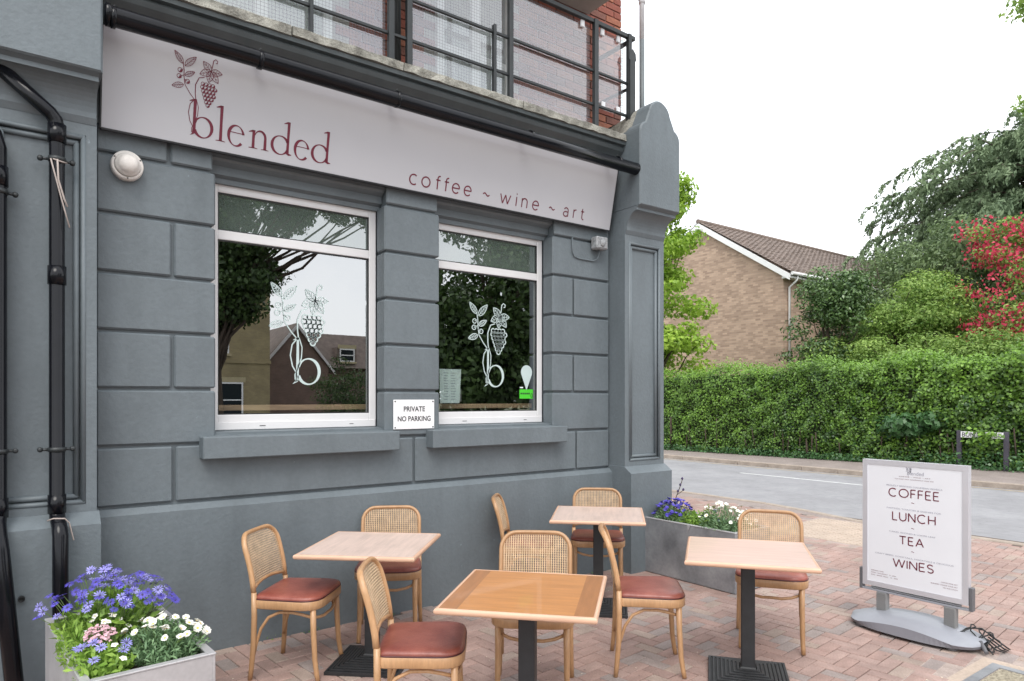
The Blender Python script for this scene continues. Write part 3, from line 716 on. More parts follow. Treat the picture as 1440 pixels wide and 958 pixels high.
# pole rising behind the capital
pl = thing('soil_pipe', (5.345, 4.95, 3.9), 'white over grey vertical pipe rising behind the corner capital', 'pipe')
mb = MB(); mb.tube([(0, 0, 0), (0, 0, 1.48)], .028, 12); mb.build('lower_pipe', POLEG, pl)
mb = MB(); mb.tube([(0, 0, 1.48), (0, 0, 3.2)], .028, 12); mb.tube([(0, 0, 1.86), (0, 0, 1.92)], .036, 12); mb.tube([(-.02, 0, 1.9), (-.13, .08, 2.02)], .024, 8); mb.build('upper_pipe', TRAFW, pl)
#@@SIGN

# ------------------------------------------------------------------ flat lettering: drawn strokes laid a millimetre proud of their board
def ribbon(mb, pts, w, mp, closed=False, mi=0):
    n = len(pts); ww = w if isinstance(w, list) else [w] * n; L = []; Rr = []
    for i in range(n):
        a = pts[i - 1] if (i > 0 or closed) else pts[i]; b = pts[(i + 1) % n] if (i < n - 1 or closed) else pts[i]
        dx, dy = b[0] - a[0], b[1] - a[1]; d = math.hypot(dx, dy) or 1; nx, ny = -dy / d, dx / d; h = ww[i] / 2
        L.append((pts[i][0] + nx * h, pts[i][1] + ny * h)); Rr.append((pts[i][0] - nx * h, pts[i][1] - ny * h))
    v = [mp(*p) for p in L] + [mp(*p) for p in Rr]
    m = n if closed else n - 1
    mb.add(v, [(i, (i + 1) % n, n + (i + 1) % n, n + i) for i in range(m)], mi)
def ell(cx, cy, rx, ry, a0, a1, n=28): return [(cx + rx * math.cos(math.radians(a0 + (a1 - a0) * i / n)), cy + ry * math.sin(math.radians(a0 + (a1 - a0) * i / n))) for i in range(n + 1)]
def bowl(mb, cx, cy, rx, ry, a0, a1, thin, thick, mp, tilt=0):
    p = ell(cx, cy, rx, ry, a0, a1, 36); w = []
    for i in range(37):
        a = math.radians(a0 + (a1 - a0) * i / 36 - tilt); w.append(thin + (thick - thin) * abs(math.cos(a)) ** 1.5)
    ribbon(mb, p, w, mp)
def poly(mb, pts, mp, mi=0): mb.add([mp(*p) for p in pts], [list(range(len(pts)))], mi)
def stem(mb, s, v0, v1, w, mp, top=True, foot=True):
    ribbon(mb, [(s + .001, v1), (s, (v0 + v1) / 2), (s, v0)], [w * 1.02, w * .9, w], mp)
    if top: poly(mb, [(s + w / 2, v1), (s - w / 2, v1 - .001), (s - w * 1.75, v1 - .014), (s - w * 1.7, v1 - .018), (s - w / 2, v1 - .014)][::-1], mp)
    if foot: ribbon(mb, [(s - w * 1.55, v0 + .001), (s, v0 + .004), (s + w * 1.55, v0 + .001)], [.0035, .008, .0035], mp)
def word_blended(mp):
    out = []
    def L(f): m = MB(); f(m); out.append(m)
    w = .0185
    def b(m):
        stem(m, .938, .080, .285, w, mp, True, False); bowl(m, .990, .125, .052, .061, 160, -160, .0062, .0195, mp, 15)
        poly(m, [(.946, .084), (.930, .084), (.915, .066), (.932, .073)], mp)
    L(b)
    L(lambda m: stem(m, 1.096, .066, .283, w, mp))
    def e(cx):
        def f(m):
            bowl(m, cx, .120, .046, .063, 12, 318, .0062, .0195, mp, -20); ribbon(m, [(cx - .043, .139), (cx + .046, .138)], [.005, .005], mp)
        return f
    L(e(1.190))
    def n(m):
        stem(m, 1.299, .066, .181, w, mp); p = ell(1.341, .139, .034, .042, 165, 0, 14)
        ribbon(m, p + [(1.375, .10), (1.375, .066)], [.004 + .0125 * min(1, i / 10) for i in range(15)] + [w, w], mp)
        ribbon(m, [(1.35, .067), (1.375, .070), (1.40, .067)], [.0035, .008, .0035], mp)
    L(n)
    def d(c, s):
        def f(m):
            bowl(m, c, .122, .054, .059, 25, 335, .0062, .0195, mp, 10); stem(m, s, .070, .281, w, mp, True, False)
            poly(m, [(s - .006, .074), (s + .007, .080), (s + .028, .073), (s + .027, .069), (s + .004, .064)], mp)
        return f
    L(d(1.474, 1.525)); L(e(1.621)); L(d(1.749, 1.801))
    return out
def leafprint(m, tip, base, wid, mp, lw, veins=4):
    tx, ty = tip; bx, by = base; dx, dy = tx - bx, ty - by; d = math.hypot(dx, dy); ux, uy = dx / d, dy / d; nx, ny = -uy, ux
    def P(t, s): return (bx + dx * t + nx * s, by + dy * t + ny * s)
    for sg in (1, -1):
        ribbon(m, [P(t / 10, sg * wid * (math.sin(PI * (t / 10) ** .8)) ** .9) for t in range(11)], lw, mp)
        for k in range(veins):
            t = .18 + .62 * k / veins; e = t + .17
            ribbon(m, [P(t, 0), P(e, sg * wid * .8 * math.sin(PI * e ** .8))], lw * .6, mp)
    ribbon(m, [base, tip], [lw, lw * .6], mp)
def ring(m, cx, cy, r, lw, mp, shade=True):
    ribbon(m, ell(cx, cy, r, r, 0, 342, 19), lw, mp, True)
    if shade: poly(m, ell(cx, cy, r * .85, r * .85, -120, 40, 8), mp)
def emblem(mp, lw, decal=False):
    m = MB()
    leafprint(m, (.812, .536), (.862, .474), .015, mp, lw); leafprint(m, (.934, .530), (.872, .463), .017, mp, lw)
    leafprint(m, (.929, .441), (.874, .408), .014, mp, lw); leafprint(m, (.803, .332), (.868, .353), .016, mp, lw)
    ribbon(m, [(.862, .474), (.868, .440), (.869, .40), (.876, .355), (.905, .312), (.938, .275)], lw * 1.3, mp)
    for x, y in ((.846, .432), (.842, .396), (.890, .376)): ring(m, x, y, .0125, lw * 1.1, mp, not decal); ribbon(m, [(x, y), (.869, y + .012)], lw, mp)
    ribbon(m, [(.985, .425), (.955, .415), (.936, .37), (.936, .32), (.942, .275)], lw * 1.5, mp)
    ribbon(m, [(.938, .285), (.910, .25), (.902, .20), (.912, .15), (.932, .115), (.928, .075)], lw * 1.4, mp)
    ribbon(m, [(.944, .285), (.958, .24), (.955, .19), (.938, .14), (.924, .11), (.925, .085)], lw * 1.2, mp)
    ribbon(m, [(.938, .284), (.915, .272)], [lw * 2, lw * .5], mp)
    cx, cy = 1.022, .468                                   # vine leaf: five lobes round the stalk
    for tip, wd in (((.957, .438), .021), ((.975, .517), .020), ((1.010, .400), .019), ((1.066, .408), .020), ((1.088, .468), .019)): leafprint(m, tip, (cx, cy), wd, mp, lw, 3)
    ribbon(m, [(cx, cy), (1.030, .505), (1.034, .535), (1.046, .546), (1.058, .538), (1.056, .524), (1.047, .524)], lw * 1.4, mp)
    rows = [(.385, [.978, .998, 1.018, 1.038]), (.364, [.975, .995, 1.015, 1.035, 1.052]), (.343, [.981, 1.001, 1.021, 1.041]), (.322, [.988, 1.008, 1.028, 1.045]), (.301, [.995, 1.014, 1.033]), (.280, [1.002, 1.021]), (.262, [1.011])]
    for y, xs in rows:
        for x in xs: ring(m, 1.014 + (x - 1.014) * (1.15 if decal else 1), y, .0120 if decal else .0105, lw * (1.5 if decal else 1.0), mp, not decal)
    return m
def strokes(mb, glyphs, mp, s0, v0, h, lw, total=None, gap=.3):
    wid = sum(g[1] for g in glyphs) + gap * (len(glyphs) - 1)
    k = h if total is None else total / wid; s = s0
    for lines, adv in glyphs:
        for ln in lines: ribbon(mb, [(s + x * k, v0 + y * h) for x, y in ln], lw, mp)
        s += (adv + gap) * k
CAP = {'C': ([ell(.46, .5, .46, .5, 48, 312, 20)], .86), 'O': ([ell(.5, .5, .5, .5, 0, 360, 28)], 1.0), 'F': ([[(0, 0), (0, 1)], [(0, 1), (.5, 1)], [(0, .52), (.44, .52)]], .5),
       'E': ([[(0, 0), (0, 1)], [(0, 1), (.52, 1)], [(0, .52), (.46, .52)], [(0, 0), (.54, 0)]], .54), 'L': ([[(0, 1), (0, 0)], [(0, 0), (.5, 0)]], .5),
       'U': ([[(0, 1), (0, .38)] + ell(.35, .36, .35, .36, 180, 360, 14) + [(.7, 1)]], .7), 'N': ([[(0, 0), (0, 1)], [(0, 1), (.7, 0)], [(.7, 0), (.7, 1)]], .7),
       'H': ([[(0, 0), (0, 1)], [(.68, 0), (.68, 1)], [(0, .5), (.68, .5)]], .68), 'T': ([[(0, 1), (.72, 1)], [(.36, 1), (.36, 0)]], .72),
       'A': ([[(0, 0), (.4, 1)], [(.4, 1), (.8, 0)], [(.14, .34), (.66, .34)]], .8), 'W': ([[(0, 1), (.28, 0)], [(.28, 0), (.58, 1)], [(.58, 1), (.88, 0)], [(.88, 0), (1.16, 1)]], 1.16),
       'I': ([[(0, 0), (0, 1)]], .02), 'S': ([ell(.28, .76, .26, .24, 30, 262, 14) + ell(.28, .26, .28, .26, 80, -150, 14)], .56)}
def low(ch, m, mp, s, v, x, lw):
    """light sans lower case; s,v = left foot of the letter, x = x-height"""
    R = lambda p: ribbon(m, [(s + a * x, v + b * x) for a, b in p], lw, mp)
    if ch == 'c': R(ell(.46, .5, .46, .5, 50, 310, 20))
    elif ch == 'o': R(ell(.48, .5, .48, .5, 0, 360, 28))
    elif ch == 'f': R([(.2, 0), (.2, 1.1)] + ell(.44, 1.1, .24, .26, 180, 75, 8)); R([(0, .95), (.52, .95)])
    elif ch == 'e': R(ell(.44, .5, .44, .5, 0, 318, 24)); R([(.02, .52), (.88, .52)])
    elif ch == 'w': R([(0, 1), (.36, 0)]); R([(.36, 0), (.70, .95)]); R([(.70, .95), (1.04, 0)]); R([(1.04, 0), (1.40, 1)])
    elif ch == 'i': R([(0, 0), (0, 1)]); R([(0, 1.26), (0, 1.38)])
    elif ch == 'n': R([(0, 0), (0, 1)]); R(ell(.37, .62, .37, .38, 180, 0, 14) + [(.74, 0)])
    elif ch == 'a': R([(.06, .82)] + ell(.36, .66, .34, .34, 120, 0, 10) + [(.70, 0)]); R(ell(.34, .28, .34, .28, 62, 330, 16)); R([(.5, .53), (.7, .55)])
    elif ch == 'r': R([(0, 0), (0, 1)]); R(ell(.34, .62, .34, .36, 180, 78, 8))
    elif ch == 't': R([(.2, 1.3), (.2, .3)] + ell(.44, .3, .24, .28, 180, 290, 8)); R([(0, .95), (.5, .95)])
    elif ch == '~': R([(t / 12 * .85, .55 + .14 * math.sin(t / 12 * 2 * PI)) for t in range(13)])
def text(body, name, parent, m, mp, s0, s1, v0, h, weight=0.0, h_is_cap=True):
    cu = bpy.data.curves.new('lettering', 'FONT'); cu.body = body; cu.size = 1; cu.offset = weight
    ob = bpy.data.objects.new('lettering', cu); COL.objects.link(ob); bpy.context.view_layer.update()
    me = bpy.data.meshes.new_from_object(ob.evaluated_get(bpy.context.evaluated_depsgraph_get()))
    bpy.data.objects.remove(ob)
    V = [v.co.copy() for v in me.vertices]; F = [list(p.vertices) for p in me.polygons]
    xs = [v.x for v in V]; ys = [v.y for v in V]; x0, x1 = min(xs), max(xs); y0, y1 = min(ys), max(ys)
    mb = MB(); mb.add([mp(s0 + (v.x - x0) / (x1 - x0) * (s1 - s0), v0 + (v.y - y0) / (y1 - y0) * h) for v in V], F)
    return mb.build(name, m, parent, recalc=False, off='world')

# ------------------------------------------------------------------ fascia sign: a tilted panel between the pilasters
sg = thing('fascia_sign', (2.5, 4.6, 3.2), 'long off white fascia sign reading blended, coffee, wine, art in maroon', 'shop sign')
SB, ST = (4.655, 3.21), (4.538, 3.765); SL = math.hypot(ST[0] - SB[0], ST[1] - SB[1]); ud = ((ST[0] - SB[0]) / SL, (ST[1] - SB[1]) / SL); nd = (-ud[1], ud[0])
def smap(off): return lambda s, v: (s, SB[0] + ud[0] * v + nd[0] * off, SB[1] + ud[1] * v + nd[1] * off)
X0, X1 = .436, 4.582
def slab(mb, x0, x1, v0, v1, o0, o1, mi=0):
    a, b = smap(o0), smap(o1)
    mb.add([a(x0, v0), a(x1, v0), a(x1, v1), a(x0, v1), b(x0, v0), b(x1, v0), b(x1, v1), b(x0, v1)], [(0, 1, 2, 3), (4, 7, 6, 5), (0, 4, 5, 1), (1, 5, 6, 2), (2, 6, 7, 3), (3, 7, 4, 0)], mi)
mb = MB(); slab(mb, X0 + .003, X1 - .003, .006, SL, -.002, 0); mb.build('sign_panel', SIGNM, sg, off='world')
mb = MB(); slab(mb, X0, X1, 0, SL, -.045, -.003); slab(mb, X0 - .006, X0 + .002, 0, SL, -.045, .002); slab(mb, X1 - .002, X1 + .006, 0, SL, -.045, .002); slab(mb, X0 + .0025, X1 - .0025, -.006, .005, -.045, .003)
mb.build('sign_tray', SIGNE, sg, off='world')
mp = smap(.0012)
for m in word_blended(mp): m.build('letter', MAROON, sg, recalc=False, off='world')
emblem(smap(.0015), .0032).build('emblem', MAROON, sg, recalc=False, off='world')
for ch, s in zip('coffee~wine~art', (2.455, 2.560, 2.683, 2.760, 2.834, 2.945, 3.127, 3.300, 3.467, 3.527, 3.642, 3.826, 3.995, 4.112, 4.200)):
    m = MB(); low(ch, m, mp, s, .049, .074, .0106); m.build('letter', MAROON, sg, recalc=False, off='world')

gp = thing('gutter_pipe', (2.5, 4.38, 3.74), 'long black horizontal pipe running above the fascia sign', 'gutter pipe')
mb = MB(); mb.tube([(.45, 4.385, 3.755), (.46, 4.385, 3.755), (1.5, 4.383, 3.748), (2.6, 4.38, 3.738), (3.6, 4.378, 3.735), (4.65, 4.375, 3.733)], .054, 20); mb.build('pipe', BLACKP, gp, off='world')
for x in (.47, 1.27, 2.22, 3.42, 4.42):
    mb = MB(); mb.tube([(x - .012, 4.382, 3.744), (x + .012, 4.382, 3.744)], .0575, 20); mb.build('collar', BLACKP, gp, off='world')
    mb = MB(); mb.box(x - .012, x + .012, 4.40, 4.56, 3.795, 3.803); mb.tube([(x, 4.405, 3.80), (x, 4.40, 3.815), (x + .012, 4.39, 3.822)], .004, 6); mb.build('bracket', RAIL, gp, off='world')
mb = MB(); mb.lathe([(.05, 0), (.062, .01), (.062, .03), (.03, .05)], (.425, 4.385, 3.755), 16, axis='x'); mb.build('end_cap', BLACKP, gp, off='world')

# ------------------------------------------------------------------ window print and things behind the glass
def dmap(dx, dz, k, y=4.8815):
    return lambda s, v: (3.345 + dx + (s - .938) * k, y, 1.735 + dz + (v - .07) * k)
for win, dx in ((win2, 0.0), (win1, -1.663)):
    mp = dmap(dx, 0, 1.52)
    mb = MB(); bowl(mb, .990, .125, .052, .061, 160, -160, .006, .016, mp, 15); ribbon(mb, [(.938, .285), (.937, .18), (.935, .08)], [.011, .013, .013], mp); poly(mb, [(.946, .084), (.930, .084), (.912, .064), (.932, .073)], mp)
    e = emblem(mp, .0042, True); mb.add(e.v, e.f); mb.build('vinyl_emblem', DECAL, win, recalc=False, off='world')
# drop-shaped sticker and green rating sticker
mb = MB(); c = (3.765, 1.86); pts = [(c[0] + .063 * math.cos(math.radians(a)), 4.881, c[1] + .063 * math.sin(math.radians(a))) for a in range(-25, 206, 11)] + [(c[0], 4.881, c[1] - .165)]
mb.add(pts, [list(range(len(pts)))]); st = mb.build('drop_sticker', DECAL, win2, recalc=False, off='world')
mb = MB(); mb.add([(3.685, 4.881, 1.622), (3.838, 4.881, 1.622), (3.838, 4.881, 1.705), (3.685, 4.881, 1.705)], [(0, 1, 2, 3)]); mb.build('rating_sticker', GREENST, win2, recalc=False, off='world')
mb = MB()
for i in range(5): x = 3.697 + i * .022; mb.add([(x, 4.8803, 1.66), (x + .016, 4.8803, 1.66), (x + .016, 4.8803, 1.675), (x, 4.8803, 1.675)], [(0, 1, 2, 3)])
ribbon(mb, ell(3.823, 1.65, .010, .018, 0, 360, 16), .005, lambda s, v: (s, 4.8803, v)); mb.build('sticker_print', PRINTK, win2, recalc=False, off='world')
mb = MB(); mb.add([(3.69, 4.881, 1.715), (3.725, 4.881, 1.715), (3.725, 4.881, 1.727), (3.69, 4.881, 1.727)], [(0, 1, 2, 3)]); mb.build('sticker_header', PAPER, win2, recalc=False, off='world')
mn = thing('menu_sheet', (2.945, 4.925, 1.585), 'white printed menu sheet standing inside the right window', 'menu')
mb = MB(); mb.add([(-.06, -.01, .0), (.130, -.01, .0), (.152, .0, .285), (-.06, .0, .285)], [(0, 1, 2, 3)]); mb.add([(-.06, -.006, .0), (.130, -.006, .0), (.152, .004, .285), (-.06, .004, .285)], [(3, 2, 1, 0)]); mb.build('sheet', PAPER, mn, recalc=False)
mb = MB()
for i in range(11):
    z = .03 + i * .022
    for a, b in ((-.02, .03), (.045, .10)): mb.add([(a, -.0115 + .01 * z / .285, z), (b - random.uniform(0, .02), -.0115 + .01 * z / .285, z), (b - .01, -.0115 + .01 * z / .285, z + .004), (a, -.0115 + .01 * z / .285, z + .004)], [(0, 1, 2, 3)])
mb.build('menu_print', PRINTG, mn, recalc=False)
cd = thing('card_holder', (3.16, 5.12, 1.576), 'small grey card in a clear stand on the window counter', 'card stand')
mb = MB(); mb.box(-.06, .06, -.004, .004, .02, .125, 0, .002); mb.build('card', mat('grey_card', (.30, .29, .31), .6), cd); mb = MB(); mb.box(-.02, .02, -.03, .03, 0, .018, 0, .002); mb.build('foot', PLASTD, cd)
ns = thing('no_parking_sign', (2.53, 4.70, 1.5), 'white PRIVATE NO PARKING plate screwed between the two windows', 'sign')
mb = MB(); mb.box(2.352, 2.706, 4.700, 4.708, 1.387, 1.613, 0, .002); mb.build('plate', WHITEP, ns, off='world')
mpn = lambda s, v: (s, 4.6985, v)
text('PRIVATE', 'lettering', ns, PRINTK, mpn, 2.437, 2.622, 1.522, .040, .018); text('NO PARKING', 'lettering', ns, PRINTK, mpn, 2.386, 2.672, 1.447, .040, .018)
for x in (2.365, 2.693):
    for z in (1.40, 1.60):
        mb = MB(); mb.lathe([(.006, 0), (.005, .004), (.001, .005)], (x, 4.70, z), 8, axis='y'); mb.build('screw', GASKET, ns, off='world')
al = thing('alarm_sounder', (.575, 4.71, 3.02), 'round cream alarm sounder dome on the wall left of the windows', 'alarm')
mb = MB(); mb.lathe([(.086, 0), (.088, .02), (.086, .052), (.078, .056)], (0, 0, 0), 28, axis='y'); mb.build('base', ALARM, al)
mb = MB(); mb.lathe([(.072, .056), (.066, .075), (.06, .078), (.055, .095), (.04, .112), (.02, .118), (.001, .119)], (0, 0, 0), 28, axis='y'); mb.build('dome', ALARM, al)
for a in (30, 150, 270):
    mb = MB(); mb.lathe([(.005, .053), (.004, .059)], (.078 * math.cos(math.radians(a)), 0, .078 * math.sin(math.radians(a))), 8, axis='y'); mb.build('screw', GASKET, al)
jb = thing('junction_box', (4.45, 4.70, 3.07), 'weathered grey junction box with looping cable under the sign end', 'junction box')
mb = MB(); mb.box(-.07, .075, -.09, .0, -.055, .06, 0, .012); mb.build('box', BOXG, jb); mb = MB(); mb.lathe([(.035, .088), (.03, .10), (.001, .10)], (0, 0, 0), 14, axis='y'); mb.build('cover', BOXG, jb)
mb = MB(); mb.tube([(.01, -.03, -.055), (.012, -.03, -.10), (0, -.012, -.14), (-.04, 0, -.158), (-.22, 0, -.155), (-.275, 0, -.14), (-.292, 0, -.10), (-.295, 0, .03)], .006, 8); mb.build('cable', GREYS, jb)
hb = thing('scroll_bracket', (5.19, 4.8, 2.2), 'small wrought iron scroll bracket on the corner side wall', 'bracket')
mb = MB(); mb.tube([(0, 0, .1), (.06, 0, .15), (.11, 0, .25), (.16, 0, .27), (.18, 0, .23), (.15, 0, .2)], .006, 6); mb.tube([(0, 0, .3), (.09, 0, .27), (.2, 0, .1), (.24, 0, .06), (.27, 0, .09), (.25, 0, .13)], .006, 6); mb.build('scroll', IRON, hb)

# ------------------------------------------------------------------ black downpipes on the left pilaster
def band(mb, x, y, z, r): mb.tube([(x, y, z - .012), (x, y, z + .012)], r + .004, 16)
dp = thing('downpipe', (.213, 4.44, 0), 'black downpipe on the left pilaster tied with pale twine', 'drainpipe', group='black downpipes on the left pilaster')
mb = MB(); xx, yy = .213, 4.455
mb.tube([(xx - .26, yy - .01, 3.355), (xx - .03, yy - .005, 3.165), (xx - .008, yy, 3.135), (xx, yy, 3.10), (xx, yy, 1.0), (xx + .003, yy - .02, .965), (xx + .008, yy - .085, .93), (xx + .01, yy - .11, .89), (xx + .01, yy - .11, .02)], .037, 16); mb.build('pipe', BLACKP, dp, off='world')
for z, r in ((3.06, .044), (2.29, .044), (1.05, .043)):
    mb = MB(); mb.tube([(xx, yy, z - .05), (xx, yy, z + .05)], r, 16); mb.build('socket', BLACKP, dp, off='world')
for z in (2.92, 1.345):
    mb = MB(); band(mb, xx, yy, z, .038); mb.tube([(xx - .075, yy + .02, z), (xx - .035, yy + .01, z)], .008, 8); mb.tube([(xx + .035, yy + .01, z), (xx + .072, yy + .02, z)], .008, 8)
    for sx in (-.075, .072): mb.lathe([(.014, 0), (.014, .02), (.004, .024)], (xx + sx, yy + .03, z), 10, axis='y')
    mb.build('bracket', RAIL, dp, off='world')
mb = MB(); mb.tube([(xx - .02, yy - .04, 2.91), (xx + .02, yy - .045, 2.90), (xx + .045, yy, 2.91)], .004, 6); mb.tube([(xx - .03, yy - .04, 2.91), (xx - .01, yy - .05, 2.82), (xx + .008, yy - .052, 2.74), (xx + .03, yy - .048, 2.65), (xx + .055, yy - .045, 2.55)], .004, 6)
mb.tube([(xx + .0, yy - .045, 2.91), (xx + .004, yy - .05, 2.80), (xx + .03, yy - .052, 2.70), (xx + .045, yy - .048, 2.66)], .005, 6); mb.build('twine', TWINE, dp, off='world')
mb = MB(); mb.tube([(xx - .045, yy - .06, .97), (xx - .02, yy - .10, .985), (xx + .03, yy - .10, .98), (xx + .052, yy - .07, .95), (xx + .07, yy - .10, .86)], .004, 6); mb.build('twine', TWINE, dp, off='world')
dq = thing('downpipe', (-.035, 4.44, 0), 'thicker black downpipe at the left edge that slants near the ground', 'drainpipe', group='black downpipes on the left pilaster')
xx, yy = -.045, 4.45
mb = MB(); mb.tube([(xx - .09, yy + .0, 3.10), (xx - .02, yy, 3.0), (xx, yy, 2.93), (xx, yy, 1.02), (xx - .002, yy - .03, .97), (xx + .003, yy - .09, .91), (xx + .012, yy - .115, .84), (xx + .085, yy - .20, .0)], .041, 16); mb.build('pipe', BLACKP, dq, off='world')
for z in (2.78, 1.05):
    mb = MB(); mb.tube([(xx, yy, z - .05), (xx, yy, z + .05)], .047, 16); mb.build('socket', BLACKP, dq, off='world')
for z in (2.70, 1.345):
    mb = MB(); band(mb, xx, yy, z, .042); mb.tube([(xx + .04, yy + .01, z), (xx + .075, yy + .02, z)], .008, 8); mb.lathe([(.014, 0), (.014, .02), (.004, .024)], (xx + .075, yy + .03, z), 10, axis='y'); mb.build('bracket', RAIL, dq, off='world')
mb = MB(); mb.lathe([(.016, 0), (.016, .02), (.010, .022), (.008, .005)], (.055, 4.42, .57), 12, axis='y'); mb.build('wall_plug', GASKET, shop, off='world')

# ------------------------------------------------------------------ chairs
def rounded(pts, n=5):
    out = []; m = len(pts)
    for i in range(m):
        x, y, r = pts[i]; ax, ay, _ = pts[i - 1]; bx, by, _ = pts[(i + 1) % m]
        da = math.hypot(ax - x, ay - y); db = math.hypot(bx - x, by - y)
        p0 = (x + (ax - x) / da * r, y + (ay - y) / da * r); p1 = (x + (bx - x) / db * r, y + (by - y) / db * r)
        for k in range(n + 1):
            t = k / n; out.append(((1 - t) ** 2 * p0[0] + 2 * t * (1 - t) * x + t * t * p1[0], (1 - t) ** 2 * p0[1] + 2 * t * (1 - t) * y + t * t * p1[1]))
    return out
SEATO = rounded([(.205, -.232, .125), (.205, .232, .125), (-.195, .208, .05), (-.195, -.208, .05)], 8)
def xb(z): t = max(0, (z - .47) / .37); return -.186 - .085 * t ** 1.7
def make_chair():
    root = thing('cane_chair', (0, 0, 0), 'x', 'chair')
    for s in (1, -1):
        mb = MB(); mb.tube([(.160, s * .182, .42), (.163, s * .182, .28), (.172, s * .184, .12), (.184, s * .187, .04), (.192, s * .189, .0)], [.0175, .0165, .0150, .0142, .0138], 10); mb.build('leg', BEECH, root)
        mb = MB(); mb.tube([(-.186, s * .203, .50), (-.184, s * .203, .36), (-.188, s * .205, .2), (-.198, s * .209, .07), (-.206, s * .212, .0)], [.0155, .0165, .0160, .0145, .0135], 10); mb.build('leg', BEECH, root)
    hoop = []; HW, ZS, CR, ZT = .203, .735, .088, .823       # half width, spring line, corner radius, top
    for z in (.50, .56, .61, .66, .70, .735): hoop.append((xb(z), HW, z))
    for k in range(1, 7):
        a = k / 7 * PI / 2; hoop.append((xb(ZS + CR * math.sin(a)), HW - CR * (1 - math.cos(a)), ZS + CR * math.sin(a)))
    def cv_(y): return -.020 * (1 - (y / .21) ** 2)
    tops = [(xb(ZT) + cv_(y), y, ZT) for y in (.11, .055, 0, -.055, -.11)]
    path = [(x + cv_(y), y, z) for x, y, z in hoop] + tops + [(x + cv_(y), -y, z) for x, y, z in hoop[::-1]]
    mb = MB(); mb.tube(path, .0125, 10, flat=1.3)
    mb.tube([(xb(.525) + cv_(y), y, .520 + .022 * (1 - (y / .2) ** 2)) for y in (-.198, -.13, -.065, 0, .065, .13, .198)], .010, 8)
    mb.build('back_frame', BEECH, root)
    cn = MB(); pit = .0132; N = 14
    def ztop(y):
        a = abs(y); q = HW - CR
        return ZT - .004 if a < q else ZS + math.sqrt(max(0, CR ** 2 - (a - q) ** 2)) - .004
    for i in range(-N, N + 1):
        y = i * pit; zt = ztop(y); zb = .526 + .018 * (1 - (y / .2) ** 2)
        cn.tube([(xb(z) + cv_(y) + .0004, y, z) for z in np.linspace(zb, zt, 8)], .0044, 4, cap=False, flat=.35)
    z = .548
    while z < ZT - .006:
        ym = HW - .008 if z < ZS else HW - CR + math.sqrt(max(0, CR ** 2 - (z - ZS) ** 2)) - .006
        cn.tube([(xb(z) + cv_(y) - .0004, y, z) for y in np.linspace(-ym, ym, 9)], .0044, 4, cap=False, flat=.35); z += pit
    cn.build('cane_panel', CANE, root, recalc=False)
    mb = MB(); n = len(SEATO)
    v = []
    for k, zz in ((.985, .408), (1, .413), (1, .455), (.985, .46)): v += [(x * k, y * k, zz) for x, y in SEATO]
    mb.add(v, [(r * n + i, r * n + (i + 1) % n, (r + 1) * n + (i + 1) % n, (r + 1) * n + i) for r in range(3) for i in range(n)] + [list(range(n)), list(range(3 * n, 4 * n))], 0, True)
    mb.build('seat_frame', BEECH, root)
    mb = MB(); v = []; rings = ((.955, .458), (.985, .463), (.99, .470), (.97, .480), (.90, .487), (.72, .493), (.4, .497))
    for k, zz in rings: v += [(x * k + (1 - k) * .0, y * k, zz) for x, y in SEATO]
    v.append((0, 0, .498)); m = len(rings)
    mb.add(v, [(r * n + i, r * n + (i + 1) % n, (r + 1) * n + (i + 1) % n, (r + 1) * n + i) for r in range(m - 1) for i in range(n)] + [((m - 1) * n + i, (m - 1) * n + (i + 1) % n, m * n) for i in range(n)], 0, True)
    cu = mb.build('seat_cushion', SEATM, root)
    mb = MB(); mb.tube([(x * .985, y * .985, .462) for x, y in SEATO], .0042, 6, closed=True); mb.build('piping', PIPING, cu)
    side = [(-.193, .193, .13), (-.178, .191, .20), (-.150, .189, .29), (-.105, .187, .355), (-.04, .185, .386), (.04, .183, .386), (.10, .179, .374), (.142, .165, .358), (.165, .12, .346), (.176, .06, .338)]
    mb = MB(); mb.tube(side + [(.178, 0, .341)] + [(x, -y, z) for x, y, z in side[::-1]], .0092, 8); mb.build('stretcher', BEECH, root)
    return root
chair0 = make_chair(); ctree = tree_of(chair0)
CH = [(1.415, 4.075, -43, 'cane back chair at the left pale table, nearest the flower box by the pipes'),
      (2.125, 4.315, -120, 'cane back chair tucked behind the left pale table with its back to the grey wall'),
      (1.60, 2.885, -35, 'nearest cane back chair with full red seat in view, in front of left pale table'),
      (2.345, 2.975, -131, 'cane back chair tucked behind the orange brown front table'),
      (3.395, 4.37, -42, 'cane back chair beside the wall under the right window, largely hidden by other chairs'),
      (3.985, 4.19, -133, 'cane back chair behind the far pale table beside the corner pillar'),
      (3.14, 2.86, -42, 'cane back chair seen side-on with empty pinkish seat between front and right tables'),
      (4.095, 2.64, -146, 'cane back chair behind the right table in front of the metal trough')]
for i, (x, y, a, lab) in enumerate(CH):
    o = chair0 if i == 0 else copy_tree(chair0, ctree)
    o.location = (x, y, .0015); o.rotation_euler = (0, 0, math.radians(a)); o['label'] = lab; o['group'] = 'cane back cafe chairs on the paving'

